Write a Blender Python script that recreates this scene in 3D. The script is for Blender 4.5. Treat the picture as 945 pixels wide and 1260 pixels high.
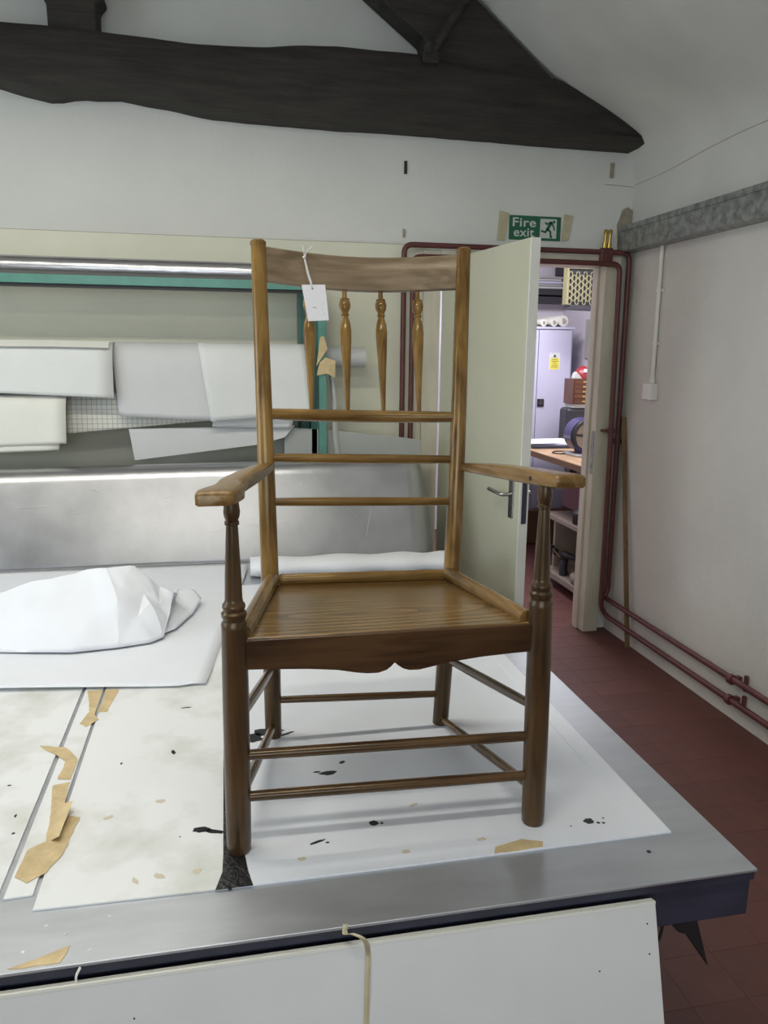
import bpy, math, random
from mathutils import Vector, Matrix, noise

for o in list(bpy.data.objects):
    bpy.data.objects.remove(o, do_unlink=True)
S = bpy.context.scene
COL = S.collection
random.seed(7)

# ------------------------------------------------------------------ camera
CAM_H, F_PX = 1.58, 957.4
PITCH, YAW, ROLL = 0.200555, 0.207245, 0.010644
cp, sp, cy, sy = math.cos(PITCH), math.sin(PITCH), math.cos(YAW), math.sin(YAW)
fw = Vector((sy * cp, cy * cp, -sp))
rt0 = Vector((cy, -sy, 0))
up0 = rt0.cross(fw)
rt = rt0 * math.cos(ROLL) + up0 * math.sin(ROLL)
up = -rt0 * math.sin(ROLL) + up0 * math.cos(ROLL)
cd = bpy.data.cameras.new('camera')
cam = bpy.data.objects.new('camera', cd)
COL.objects.link(cam)
m = Matrix.Identity(4)
for i in range(3):
    m[i][0], m[i][1], m[i][2] = rt[i], up[i], -fw[i]
m[2][3] = CAM_H
cam.matrix_world = m
cd.sensor_fit = 'VERTICAL'
cd.sensor_height = 24.0
cd.lens = F_PX / 1260.0 * 24.0
cd.clip_start = 0.02
S.camera = cam

# ------------------------------------------------------------------ world, lights, exposure
S.view_settings.view_transform = 'Standard'
S.view_settings.look = 'None'
S.view_settings.gamma = 1.0
S.view_settings.use_curve_mapping = False
S.view_settings.exposure = 0.0
W = bpy.data.worlds.new('overcast_sky')
S.world = W
W.use_nodes = True
bg = W.node_tree.nodes['Background']
bg.inputs[0].default_value = (0.78, 0.87, 1.0, 1)
bg.inputs[1].default_value = 1.0


def area(name, loc, target, sx, sy_, power, col):
    l = bpy.data.lights.new(name, 'AREA')
    l.shape = 'RECTANGLE'
    l.size, l.size_y = sx, sy_
    l.energy = power
    l.color = col
    o = bpy.data.objects.new(name, l)
    COL.objects.link(o)
    o.location = loc
    d = Vector(target) - Vector(loc)
    o.rotation_euler = d.to_track_quat('-Z', 'Y').to_euler()
    return o


# daylight through the windows of the left wall and of the wall behind the camera
area('window_daylight_side', (-3.25, 1.6, 1.75), (0.0, 1.6, 1.3), 1.9, 1.2, 26, (0.70, 0.85, 1.0))
area('window_daylight_rear', (-0.6, -2.45, 1.75), (-0.2, 0.0, 1.5), 2.4, 1.2, 34, (0.80, 0.90, 1.0))
# fluorescent tubes over the table and over the next room
TUBES = [(-0.35, 2.25, 2.86), (-1.95, 2.25, 2.86), (-0.2, 0.5, 2.86)]
for tx, ty, tz in TUBES:
    area('tube_light', (tx, ty, tz - 0.04), (tx, ty, 0), 1.45, 0.14, 17, (1.0, 0.97, 0.87))
area('next_room_light', (2.2, 5.2, 2.5), (2.25, 5.25, 0), 1.3, 0.5, 56, (0.93, 0.92, 1.0))


# ------------------------------------------------------------------ materials
def mat(name, col, rough=0.6, metal=0.0, var=0.0, vscale=6.0, stretch=(1, 1, 1), bump=0.0, bscale=40.0,
        col2=None, detail=6.0, spec=None, rvar=0.0, coat=0.0, sharp=None, rnd=0.0):
    M_ = bpy.data.materials.new(name)
    M_.use_nodes = True
    nt = M_.node_tree
    N, L = nt.nodes, nt.links
    b = N['Principled BSDF']
    b.inputs['Base Color'].default_value = (*col, 1)
    b.inputs['Roughness'].default_value = rough
    b.inputs['Metallic'].default_value = metal
    if spec is not None:
        b.inputs['Specular IOR Level'].default_value = spec
    if coat:
        b.inputs['Coat Weight'].default_value = coat
        b.inputs['Coat Roughness'].default_value = 0.18
    tc = N.new('ShaderNodeTexCoord')
    mp = N.new('ShaderNodeMapping')
    mp.inputs['Scale'].default_value = stretch
    L.new(tc.outputs['Object'], mp.inputs[0])
    if var > 0 or col2:
        nz = N.new('ShaderNodeTexNoise')
        nz.inputs['Scale'].default_value = vscale
        nz.inputs['Detail'].default_value = detail
        nz.inputs['Roughness'].default_value = 0.62
        L.new(mp.outputs[0], nz.inputs['Vector'])
        rp = N.new('ShaderNodeValToRGB')
        lo, hi = sharp if sharp else (0.3, 0.7)
        rp.color_ramp.elements[0].position = lo
        rp.color_ramp.elements[1].position = hi
        c1 = col if col2 else tuple(c * (1 - var) for c in col)
        c2 = col2 if col2 else tuple(min(1, c * (1 + var)) for c in col)
        rp.color_ramp.elements[0].color = (*c1, 1)
        rp.color_ramp.elements[1].color = (*c2, 1)
        L.new(nz.outputs['Fac'], rp.inputs[0])
        out = rp.outputs[0]
        if rnd:
            oi = N.new('ShaderNodeObjectInfo')
            mr = N.new('ShaderNodeMapRange')
            mr.inputs['To Min'].default_value = 1 - rnd
            mr.inputs['To Max'].default_value = 1 + rnd
            L.new(oi.outputs['Random'], mr.inputs[0])
            hs = N.new('ShaderNodeHueSaturation')
            L.new(mr.outputs[0], hs.inputs['Value'])
            L.new(out, hs.inputs['Color'])
            out = hs.outputs[0]
        L.new(out, b.inputs['Base Color'])
        if rvar:
            mr = N.new('ShaderNodeMapRange')
            mr.inputs['To Min'].default_value = max(0.02, rough - rvar)
            mr.inputs['To Max'].default_value = min(1, rough + rvar)
            L.new(nz.outputs['Fac'], mr.inputs[0])
            L.new(mr.outputs[0], b.inputs['Roughness'])
    if bump:
        n2 = N.new('ShaderNodeTexNoise')
        n2.inputs['Scale'].default_value = bscale
        n2.inputs['Detail'].default_value = 5
        L.new(mp.outputs[0], n2.inputs['Vector'])
        bp = N.new('ShaderNodeBump')
        bp.inputs['Strength'].default_value = bump
        bp.inputs['Distance'].default_value = 0.01
        L.new(n2.outputs['Fac'], bp.inputs['Height'])
        L.new(bp.outputs[0], b.inputs['Normal'])
    return M_


def wood(name, dark, light, axis='Z', rough=0.3, rings=1.0, coat=0.3, wear=None):
    """long-grain wood: stretched noise streaks along one axis, broad tone drift, fine pores"""
    M_ = bpy.data.materials.new(name)
    M_.use_nodes = True
    N, L = M_.node_tree.nodes, M_.node_tree.links
    b = N['Principled BSDF']
    b.inputs['Roughness'].default_value = rough
    b.inputs['Coat Weight'].default_value = coat
    b.inputs['Coat Roughness'].default_value = 0.2
    b.inputs['Specular Tint'].default_value = (1.0, 0.84, 0.58, 1)
    tc = N.new('ShaderNodeTexCoord')
    st = {'X': (4, 60, 60), 'Y': (60, 4, 60), 'Z': (60, 60, 4)}[axis]
    mp = N.new('ShaderNodeMapping')
    mp.inputs['Scale'].default_value = [s * rings for s in st]
    L.new(tc.outputs['Object'], mp.inputs[0])
    n1 = N.new('ShaderNodeTexNoise')
    n1.inputs['Scale'].default_value = 1.0
    n1.inputs['Detail'].default_value = 5
    n1.inputs['Distortion'].default_value = 0.6
    L.new(mp.outputs[0], n1.inputs['Vector'])
    n2 = N.new('ShaderNodeTexNoise')
    n2.inputs['Scale'].default_value = 5.0
    n2.inputs['Detail'].default_value = 3
    L.new(tc.outputs['Object'], n2.inputs['Vector'])
    ma = N.new('ShaderNodeMath')
    ma.operation = 'MULTIPLY_ADD'
    ma.inputs[1].default_value = 0.55
    L.new(n1.outputs['Fac'], ma.inputs[0])
    m2 = N.new('ShaderNodeMath')
    m2.operation = 'MULTIPLY'
    m2.inputs[1].default_value = 0.45
    L.new(n2.outputs['Fac'], m2.inputs[0])
    L.new(m2.outputs[0], ma.inputs[2])
    rp = N.new('ShaderNodeValToRGB')
    rp.color_ramp.elements[0].position = 0.40
    rp.color_ramp.elements[1].position = 0.61
    rp.color_ramp.elements[0].color = (*dark, 1)
    rp.color_ramp.elements[1].color = (*light, 1)
    L.new(ma.outputs[0], rp.inputs[0])
    L.new(rp.outputs[0], b.inputs['Base Color'])
    bp = N.new('ShaderNodeBump')
    bp.inputs['Strength'].default_value = 0.12
    bp.inputs['Distance'].default_value = 0.004
    L.new(n1.outputs['Fac'], bp.inputs['Height'])
    L.new(bp.outputs[0], b.inputs['Normal'])
    return M_


def seat_wood():
    """elm seat: cathedral figure from distorted bands running side to side"""
    M_ = bpy.data.materials.new('elm_seat')
    M_.use_nodes = True
    N, L = M_.node_tree.nodes, M_.node_tree.links
    b = N['Principled BSDF']
    b.inputs['Roughness'].default_value = 0.26
    b.inputs['Coat Weight'].default_value = 0.3
    b.inputs['Coat Roughness'].default_value = 0.25
    tc = N.new('ShaderNodeTexCoord')
    mp = N.new('ShaderNodeMapping')
    mp.inputs['Scale'].default_value = (1.1, 6.5, 1.0)
    mp.inputs['Location'].default_value = (0.05, 0.55, 0)
    L.new(tc.outputs['Object'], mp.inputs[0])
    wv = N.new('ShaderNodeTexWave')
    wv.wave_type = 'RINGS'
    wv.rings_direction = 'Z'
    wv.wave_profile = 'SAW'
    wv.inputs['Scale'].default_value = 2.1
    wv.inputs['Distortion'].default_value = 2.2
    wv.inputs['Detail'].default_value = 3
    wv.inputs['Detail Scale'].default_value = 1.2
    L.new(mp.outputs[0], wv.inputs['Vector'])
    mp2 = N.new('ShaderNodeMapping')
    mp2.inputs['Scale'].default_value = (0.5, 8.0, 1.0)
    L.new(tc.outputs['Object'], mp2.inputs[0])
    n1 = N.new('ShaderNodeTexNoise')
    n1.inputs['Scale'].default_value = 16
    n1.inputs['Detail'].default_value = 6
    L.new(mp2.outputs[0], n1.inputs['Vector'])
    mx = N.new('ShaderNodeMath')
    mx.operation = 'MULTIPLY_ADD'
    mx.inputs[1].default_value = 0.42
    L.new(wv.outputs['Fac'], mx.inputs[0])
    m2 = N.new('ShaderNodeMath')
    m2.operation = 'MULTIPLY'
    m2.inputs[1].default_value = 0.6
    L.new(n1.outputs['Fac'], m2.inputs[0])
    L.new(m2.outputs[0], mx.inputs[2])
    rp = N.new('ShaderNodeValToRGB')
    rp.color_ramp.elements[0].position = 0.28
    rp.color_ramp.elements[1].position = 0.75
    rp.color_ramp.elements[0].color = (0.070, 0.034, 0.010, 1)
    rp.color_ramp.elements[1].color = (0.25, 0.143, 0.045, 1)
    L.new(mx.outputs[0], rp.inputs[0])
    L.new(rp.outputs[0], b.inputs['Base Color'])
    return M_


def lines_paper(name, base, line, size):
    """squared drafting paper"""
    M_ = bpy.data.materials.new(name)
    M_.use_nodes = True
    N, L = M_.node_tree.nodes, M_.node_tree.links
    b = N['Principled BSDF']
    b.inputs['Roughness'].default_value = 0.6
    tc = N.new('ShaderNodeTexCoord')
    sx = N.new('ShaderNodeSeparateXYZ')
    L.new(tc.outputs['Object'], sx.inputs[0])
    outs = []
    for k in ('X', 'Z'):
        d = N.new('ShaderNodeMath'); d.operation = 'DIVIDE'; d.inputs[1].default_value = size
        L.new(sx.outputs[k], d.inputs[0])
        f = N.new('ShaderNodeMath'); f.operation = 'FRACT'
        L.new(d.outputs[0], f.inputs[0])
        c = N.new('ShaderNodeMath'); c.operation = 'LESS_THAN'; c.inputs[1].default_value = 0.13
        L.new(f.outputs[0], c.inputs[0])
        outs.append(c)
    mx = N.new('ShaderNodeMath'); mx.operation = 'MAXIMUM'
    L.new(outs[0].outputs[0], mx.inputs[0]); L.new(outs[1].outputs[0], mx.inputs[1])
    r = N.new('ShaderNodeMix'); r.data_type = 'RGBA'
    r.inputs[6].default_value = (*base, 1); r.inputs[7].default_value = (*line, 1)
    L.new(mx.outputs[0], r.inputs[0]); L.new(r.outputs[2], b.inputs['Base Color'])
    return M_


def floor_mat():
    M_ = bpy.data.materials.new('quarry_floor_far')
    M_.use_nodes = True
    N, L = M_.node_tree.nodes, M_.node_tree.links
    b = N['Principled BSDF']
    b.inputs['Roughness'].default_value = 0.5
    tc = N.new('ShaderNodeTexCoord')
    mp = N.new('ShaderNodeMapping')
    mp.inputs['Location'].default_value = (0.03, 0.06, 0)
    br = N.new('ShaderNodeTexBrick')
    br.offset = 0
    br.inputs['Scale'].default_value = 1
    br.inputs['Brick Width'].default_value = 0.155
    br.inputs['Row Height'].default_value = 0.155
    br.inputs['Mortar Size'].default_value = 0.003
    br.inputs['Color1'].default_value = (0.12, 0.040, 0.034, 1)
    br.inputs['Color2'].default_value = (0.14, 0.050, 0.042, 1)
    br.inputs['Mortar'].default_value = (0.06, 0.03, 0.026, 1)
    L.new(tc.outputs['Object'], mp.inputs[0]); L.new(mp.outputs[0], br.inputs['Vector'])
    L.new(br.outputs['Color'], b.inputs['Base Color'])
    return M_


M = {}
M['wall'] = mat('white_wall_paint', (0.73, 0.73, 0.68), 0.75, var=0.06, vscale=1.3, bump=0.12, bscale=60)
M['ceil'] = mat('ceiling_plaster', (0.66, 0.655, 0.61), 0.85, var=0.13, vscale=1.1, bump=0.15, bscale=25, detail=3)
M['rwall'] = mat('right_wall_paint', (0.63, 0.61, 0.565), 0.8, var=0.07, vscale=1.6, bump=0.35, bscale=30)
M['clad'] = mat('cream_hardboard', (0.76, 0.745, 0.60), 0.6, var=0.05, vscale=2.0)
M['door'] = mat('cream_door_paint', (0.60, 0.59, 0.455), 0.42, var=0.04, vscale=2.5)
M['dooredge'] = mat('lit_door_edge', (0.78, 0.79, 0.72), 0.45, var=0.04)  # door colour made paler for the light on the free edge
M['frame'] = mat('cream_frame_paint', (0.60, 0.56, 0.45), 0.5, var=0.12, vscale=5, stretch=(3, 3, 0.6))
M['pipe'] = mat('red_oxide_pipe_paint', (0.115, 0.033, 0.030), 0.40, var=0.2, vscale=12)
M['brass'] = mat('brass', (0.55, 0.40, 0.12), 0.3, 1.0)
M['galv'] = mat('galvanised_steel', (0.20, 0.21, 0.20), 0.5, 0.65, col2=(0.42, 0.43, 0.41), vscale=26, detail=8, sharp=(0.35, 0.65))
M['beam'] = mat('dark_oak_beam', (0.015, 0.012, 0.010), 0.75, col2=(0.045, 0.038, 0.030), vscale=3, stretch=(1, 5, 8), bump=0.6, bscale=9)
M['plastic'] = mat('white_plastic', (0.80, 0.79, 0.73), 0.4, var=0.03)
M['alu'] = mat('brushed_aluminium', (0.55, 0.57, 0.60), 0.45, 0.8, var=0.10, vscale=3, stretch=(1.2, 5, 1), rvar=0.08)
M['alusheet'] = mat('scuffed_aluminium_sheet', (0.44, 0.44, 0.45), 0.34, 0.9, var=0.12, vscale=5, rvar=0.08)
M['greyboard'] = mat('grey_board', (0.42, 0.43, 0.40), 0.5, var=0.04)
M['navy'] = mat('navy_steel_paint', (0.035, 0.037, 0.060), 0.42, var=0.25, vscale=9)
M['board'] = mat('white_card_board', (0.77, 0.79, 0.84), 0.42, var=0.03, vscale=5)
M['boardworn'] = mat('worn_white_board', (0.80, 0.81, 0.81), 0.42, col2=(0.56, 0.57, 0.51), vscale=4.0, sharp=(0.48, 0.74), detail=8)
M['paper'] = mat('white_paper', (0.79, 0.81, 0.86), 0.6, var=0.02)
M['paper2'] = mat('cool_tracing_paper', (0.60, 0.60, 0.60), 0.55, var=0.04, vscale=4)
M['paper3'] = mat('soft_white_paper', (0.70, 0.71, 0.69), 0.6, var=0.04, vscale=4)
M['papercream'] = mat('cream_paper', (0.74, 0.74, 0.67), 0.6, var=0.04, vscale=4)
M['grid'] = lines_paper('squared_paper', (0.66, 0.65, 0.59), (0.36, 0.36, 0.33), 0.022)
M['tape'] = mat('masking_tape', (0.60, 0.46, 0.25), 0.55, var=0.2, vscale=22)
M['tapepale'] = mat('aged_tape', (0.52, 0.47, 0.30), 0.5, var=0.12, vscale=18)
M['black'] = mat('black_tape', (0.012, 0.012, 0.014), 0.35, var=0.3, vscale=40, bump=0.5, bscale=90)
M['ink'] = mat('black_spill', (0.008, 0.008, 0.012), 0.35)
M['ochre'] = mat('ochre_stain', (0.60, 0.54, 0.42), 0.6)
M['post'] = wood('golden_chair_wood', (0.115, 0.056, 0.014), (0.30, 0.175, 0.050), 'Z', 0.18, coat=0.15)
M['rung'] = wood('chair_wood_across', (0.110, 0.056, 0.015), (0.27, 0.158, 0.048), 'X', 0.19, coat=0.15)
M['legd'] = wood('dark_shaded_leg_wood', (0.030, 0.015, 0.007), (0.086, 0.046, 0.019), 'Z', 0.3, coat=0.15)  # dark wood, darkened further for the shade on the chair's low parts
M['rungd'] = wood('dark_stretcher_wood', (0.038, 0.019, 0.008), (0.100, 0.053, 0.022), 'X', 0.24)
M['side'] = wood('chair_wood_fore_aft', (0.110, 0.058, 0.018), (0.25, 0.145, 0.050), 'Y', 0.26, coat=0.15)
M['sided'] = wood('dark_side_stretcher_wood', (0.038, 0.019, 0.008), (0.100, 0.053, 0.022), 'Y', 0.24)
M['rail'] = wood('top_rail_wood_sheen', (0.15, 0.105, 0.062), (0.27, 0.20, 0.13), 'X', 0.36, coat=0.15)  # paler than the posts: the rail's reflection is put into the wood colour
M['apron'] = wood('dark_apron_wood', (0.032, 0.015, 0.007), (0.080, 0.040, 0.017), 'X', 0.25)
M['seat'] = seat_wood()
M['tag'] = mat('white_tag_card', (0.86, 0.85, 0.88), 0.55)
M['string'] = mat('white_string', (0.72, 0.70, 0.66), 0.8)
M['teal'] = mat('teal_paint', (0.10, 0.27, 0.215), 0.35, var=0.12, vscale=14)
M['tealdark'] = mat('dark_teal_paint', (0.030, 0.115, 0.090), 0.35, var=0.15, vscale=14)
M['foil'] = mat('silver_film', (0.55, 0.54, 0.55), 0.27, 0.9, bump=0.12, bscale=14, stretch=(1, 6, 6))
M['green'] = mat('sign_green', (0.015, 0.13, 0.06), 0.35)
M['white'] = mat('sign_white', (0.62, 0.64, 0.62), 0.4)
M['dark'] = mat('dark_iron', (0.02, 0.02, 0.02), 0.5)
M['steel'] = mat('satin_steel', (0.45, 0.45, 0.44), 0.3, 1.0)
M['stick'] = wood('batten_wood', (0.13, 0.085, 0.04), (0.22, 0.15, 0.075), 'Z', 0.6, coat=0)
M['plaster'] = mat('bare_plaster', (0.36, 0.31, 0.23), 0.9, var=0.2, vscale=30, bump=0.5, bscale=50)
M['tile'] = mat('red_quarry_tile', (0.098, 0.032, 0.024), 0.52, col2=(0.132, 0.045, 0.034), vscale=9, rnd=0.07, rvar=0.08, bump=0.06, bscale=50)
M['floorfar'] = floor_mat()
M['grout'] = mat('floor_grout', (0.135, 0.062, 0.050), 0.9, var=0.2, vscale=20)
M['room2'] = mat('lilac_white_wall', (0.72, 0.68, 0.74), 0.7, var=0.03)
M['locker'] = mat('pale_grey_locker', (0.49, 0.48, 0.60), 0.4, var=0.02)
M['bench'] = wood('bench_wood', (0.30, 0.19, 0.11), (0.44, 0.30, 0.18), 'Y', 0.5, coat=0.05)
M['shelfw'] = mat('dusty_shelf', (0.30, 0.25, 0.20), 0.6, var=0.1)
M['redwood'] = wood('drawer_wood', (0.06, 0.018, 0.008), (0.12, 0.038, 0.017), 'X', 0.45)
M['maroon'] = mat('maroon_paint', (0.09, 0.022, 0.028), 0.5, var=0.1)
M['brown'] = mat('brown_board', (0.16, 0.085, 0.04), 0.6, var=0.15)
M['red'] = mat('red_plastic', (0.22, 0.014, 0.02), 0.4)
M['blackp'] = mat('black_plastic', (0.018, 0.018, 0.022), 0.45)
M['purple'] = mat('purple_enamel', (0.022, 0.015, 0.085), 0.35)
M['mesh'] = mat('yellowed_metal', (0.19, 0.175, 0.09), 0.5)
M['yellow'] = mat('label_yellow', (0.70, 0.62, 0.06), 0.5)
M['tube'] = mat('tube_glass', (0.9, 0.9, 0.9), 0.4)
M['glass'] = mat('window_glass', (0.9, 0.95, 1), 0.05)
M['polyroll'] = mat('white_sheeting', (0.80, 0.80, 0.82), 0.5, var=0.02)
b = M['tube'].node_tree.nodes['Principled BSDF']
b.inputs['Emission Color'].default_value = (1, 0.97, 0.93, 1)
b.inputs['Emission Strength'].default_value = 3
b = M['glass'].node_tree.nodes['Principled BSDF']
b.inputs['Transmission Weight'].default_value = 1.0


# ------------------------------------------------------------------ mesh helpers
class MB:
    def __init__(s):
        s.v, s.f = [], []

    def add(s, vs, fs):
        n = len(s.v)
        s.v += [Vector(p) for p in vs]
        s.f += [tuple(i + n for i in f) for f in fs]
        return s

    def box(s, x0, x1, y0, y1, z0, z1, rot=None, piv=None):
        vs = [Vector((x, y, z)) for x in (x0, x1) for y in (y0, y1) for z in (z0, z1)]
        if rot is not None:
            pv = Vector(piv) if piv else Vector(((x0 + x1) / 2, (y0 + y1) / 2, (z0 + z1) / 2))
            vs = [rot @ (p - pv) + pv for p in vs]
        return s.add(vs, [(0, 1, 3, 2), (4, 6, 7, 5), (0, 4, 5, 1), (2, 3, 7, 6), (0, 2, 6, 4), (1, 5, 7, 3)])

    def prism(s, pts, d):
        """closed outline of 3D points pushed along vector d"""
        d = Vector(d)
        n = len(pts)
        a = [Vector(p) for p in pts]
        s.add(a + [p + d for p in a], [tuple(range(n - 1, -1, -1)), tuple(range(n, 2 * n))] +
              [(i, (i + 1) % n, (i + 1) % n + n, i + n) for i in range(n)])
        return s

    def tube(s, path, r, n=12, caps=True, squash=None):
        path = [Vector(p) for p in path]
        k = len(path)
        rs = r if isinstance(r, (list, tuple)) else [r] * k
        ref = None
        vs, fs = [], []
        for i, p in enumerate(path):
            t = (path[min(i + 1, k - 1)] - path[max(i - 1, 0)]).normalized()
            if ref is None:
                ref = Vector((0, 0, 1)) if abs(t.z) < 0.9 else Vector((1, 0, 0))
            a = t.cross(ref).normalized()
            b_ = a.cross(t).normalized()
            ref = b_
            for j in range(n):
                q = 2 * math.pi * j / n
                vs.append(p + a * (math.cos(q) * rs[i]) + b_ * (math.sin(q) * rs[i] * (squash or 1)))
        for i in range(k - 1):
            for j in range(n):
                fs.append((i * n + j, i * n + (j + 1) % n, (i + 1) * n + (j + 1) % n, (i + 1) * n + j))
        if caps:
            fs.append(tuple(range(n - 1, -1, -1)))
            fs.append(tuple((k - 1) * n + j for j in range(n)))
        return s.add(vs, fs)

    def lathe(s, prof, p0, p1, n=20):
        """profile of (t, r), t from 0 at p0 to 1 at p1"""
        p0, p1 = Vector(p0), Vector(p1)
        return s.tube2([(p0.lerp(p1, t), r) for t, r in prof], (p1 - p0).normalized(), n)

    def tube2(s, prs, t, n):
        ref = Vector((0, 0, 1)) if abs(t.z) < 0.9 else Vector((1, 0, 0))
        a = t.cross(ref).normalized()
        b_ = a.cross(t).normalized()
        vs, fs = [], []
        for p, r in prs:
            for j in range(n):
                q = 2 * math.pi * j / n
                vs.append(p + a * (math.cos(q) * r) + b_ * (math.sin(q) * r))
        k = len(prs)
        for i in range(k - 1):
            for j in range(n):
                fs.append((i * n + j, i * n + (j + 1) % n, (i + 1) * n + (j + 1) % n, (i + 1) * n + j))
        fs.append(tuple(range(n - 1, -1, -1)))
        fs.append(tuple((k - 1) * n + j for j in range(n)))
        return s.add(vs, fs)

    def grid(s, rows):
        """rows of equal length lists of points"""
        n = len(rows[0])
        vs = [p for r in rows for p in r]
        fs = [(i * n + j, i * n + j + 1, (i + 1) * n + j + 1, (i + 1) * n + j)
              for i in range(len(rows) - 1) for j in range(n - 1)]
        return s.add(vs, fs)

    def disc(s, c, r, nrm, th, n=20):
        c, nrm = Vector(c), Vector(nrm).normalized()
        return s.tube2([(c, r), (c + nrm * th, r)], nrm, n)


def cuts(path, rr, n=6):
    """round the corners of a polyline path"""
    P = [Vector(p) for p in path]
    out = [P[0]]
    for i in range(1, len(P) - 1):
        a, b_, c = P[i - 1], P[i], P[i + 1]
        r = min(rr, (a - b_).length * 0.49, (c - b_).length * 0.49)
        s0, s1 = b_ + (a - b_).normalized() * r, b_ + (c - b_).normalized() * r
        for k in range(n + 1):
            t = k / n
            out.append((1 - t) ** 2 * s0 + 2 * t * (1 - t) * b_ + t * t * s1)
    out.append(P[-1])
    return out


def fill_in(path, n):
    P = [Vector(p) for p in path]
    out = []
    for a, b_ in zip(P[:-1], P[1:]):
        for k in range(n):
            out.append(a.lerp(b_, k / n))
    out.append(P[-1])
    return out


def spline(pts, n=8):
    """Catmull-Rom through points"""
    P = [Vector(p) for p in pts]
    P = [P[0] * 2 - P[1]] + P + [P[-1] * 2 - P[-2]]
    out = []
    for i in range(1, len(P) - 2):
        for k in range(n):
            t = k / n
            p0, p1, p2, p3 = P[i - 1], P[i], P[i + 1], P[i + 2]
            out.append(0.5 * ((2 * p1) + (p2 - p0) * t + (2 * p0 - 5 * p1 + 4 * p2 - p3) * t * t +
                              (3 * p1 - p0 - 3 * p2 + p3) * t ** 3))
    out.append(P[-2])
    return out


def rootloc(o):
    l = Vector(o.location)
    while o.parent:
        o = o.parent
        l += Vector(o.location)
    return l


def part(name, mb, m_, parent=None, smooth=False, bevel=0, bseg=2, solid=0, origin=None, kind=None, sub=0):
    """link the collected shapes as one mesh object; coordinates are given in the world"""
    me = bpy.data.meshes.new(name)
    if parent is not None:
        off = rootloc(parent)
    elif origin is not None:
        off = Vector(origin)
    else:
        xs = [p.x for p in mb.v]; ys = [p.y for p in mb.v]; zs = [p.z for p in mb.v]
        off = Vector(((min(xs) + max(xs)) / 2, (min(ys) + max(ys)) / 2, min(zs)))
    me.from_pydata([p - off for p in mb.v], [], mb.f)
    me.validate()
    o = bpy.data.objects.new(name, me)
    COL.objects.link(o)
    if parent is not None:
        o.parent = parent
    else:
        o.location = off
    me.materials.append(M[m_])
    import bmesh
    bm = bmesh.new()
    bm.from_mesh(me)
    bmesh.ops.recalc_face_normals(bm, faces=bm.faces)
    bm.to_mesh(me)
    bm.free()
    if smooth:
        for p in me.polygons:
            p.use_smooth = True
        if smooth != 'all':
            try:
                me.set_sharp_from_angle(angle=math.radians(45))
            except Exception:
                pass
    if solid:
        md = o.modifiers.new('thickness', 'SOLIDIFY'); md.thickness = solid; md.offset = 0
    if sub:
        md = o.modifiers.new('round', 'SUBSURF'); md.levels = sub; md.render_levels = sub
    if bevel:
        md = o.modifiers.new('bevel', 'BEVEL'); md.width = bevel; md.segments = bseg
        md.limit_method = 'ANGLE'; md.angle_limit = math.radians(40)
        for p in me.polygons:
            p.use_smooth = True
        md.harden_normals = True
    if kind:
        o['kind'] = kind
    return o


def thing(name, label, cat, loc, group=None, kind=None):
    o = bpy.data.objects.new(name, None)
    o.empty_display_size = 0.05
    COL.objects.link(o)
    o.location = loc
    return tag(o, label, cat, group, kind)


def tag(o, label, cat, group=None, kind=None):
    o['label'] = label
    o['category'] = cat
    if group: o['group'] = group
    if kind: o['kind'] = kind
    return o


def box(name, m_, b6, parent=None, bevel=0, **k):
    return part(name, MB().box(*b6), m_, parent, bevel=bevel, **k)


# ------------------------------------------------------------------ the room
XR, XL, YB, YF = 2.19, -3.33, 4.04, -2.6       # right, left, back wall and wall behind the camera
RIDGE = -0.57
PROF = [(XR, 2.235), (XR, 2.46), (XR - 0.008, 2.54), (2.155, 2.61), (2.09, 2.675), (1.98, 2.745), (1.66, 2.915), (1.30, 3.185), (RIDGE, 4.62)]

floor = tag(part('floor', MB().box(XL - 0.2, 3.4, YF - 0.2, 7.2, -0.12, -0.004), 'floorfar', origin=(0, 0, 0)),
            'red quarry tile floor of the workshop running through the doorway', 'floor', kind='structure')
tm = None
P_ = 0.155
spots = []
for i in range(10):
    for j in range(21):
        spots.append((2.1075 - i * P_, 0.832 + P_ * 0.5 + j * P_))
for i in range(7):
    for j in range(8):
        spots.append((2.1075 - i * P_, 0.832 + P_ * 0.5 + (21 + j) * P_))
for x, y in spots:
    if tm is None:
        o = part('tile', MB().box(-0.0766, 0.0766, -0.0766, 0.0766, -0.010, 0.0), 'tile', origin=(0, 0, 0))
        tm = o.data
    else:
        o = bpy.data.objects.new('tile', tm)
        COL.objects.link(o)
    o.parent = floor
    o.location = (x, y, random.uniform(-0.0002, 0.0))
part('grout_bed', MB().box(0.63, 2.19, 0.83, 4.09, -0.004, -0.0007), 'grout', floor)
part('grout_bed', MB().box(1.09, 2.19, 4.09, 5.34, -0.004, -0.0007), 'grout', floor)

DX0, DX1, DZ = 1.085, 2.075, 2.10             # rough door opening
wb = MB()
wb.box(XL - 0.2, DX0, YB, 4.13, 0, 5.0)
wb.box(DX1, 3.4, YB, 4.13, 0, 5.0)
wb.box(DX0, DX1, YB, 4.13, DZ, 5.0)
wall_back = tag(part('wall_back', wb, 'wall', origin=(0, YB, 0)), 'white painted end wall behind the chair with the doorway', 'wall', kind='structure')
wall_right = tag(part('wall_right', MB().box(XR, XR + 0.16, YF - 0.2, YB, 0, 2.235), 'rwall', origin=(XR, 0, 0)),
                 'rough off white side wall with red pipes along its foot', 'wall', kind='structure')
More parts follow.
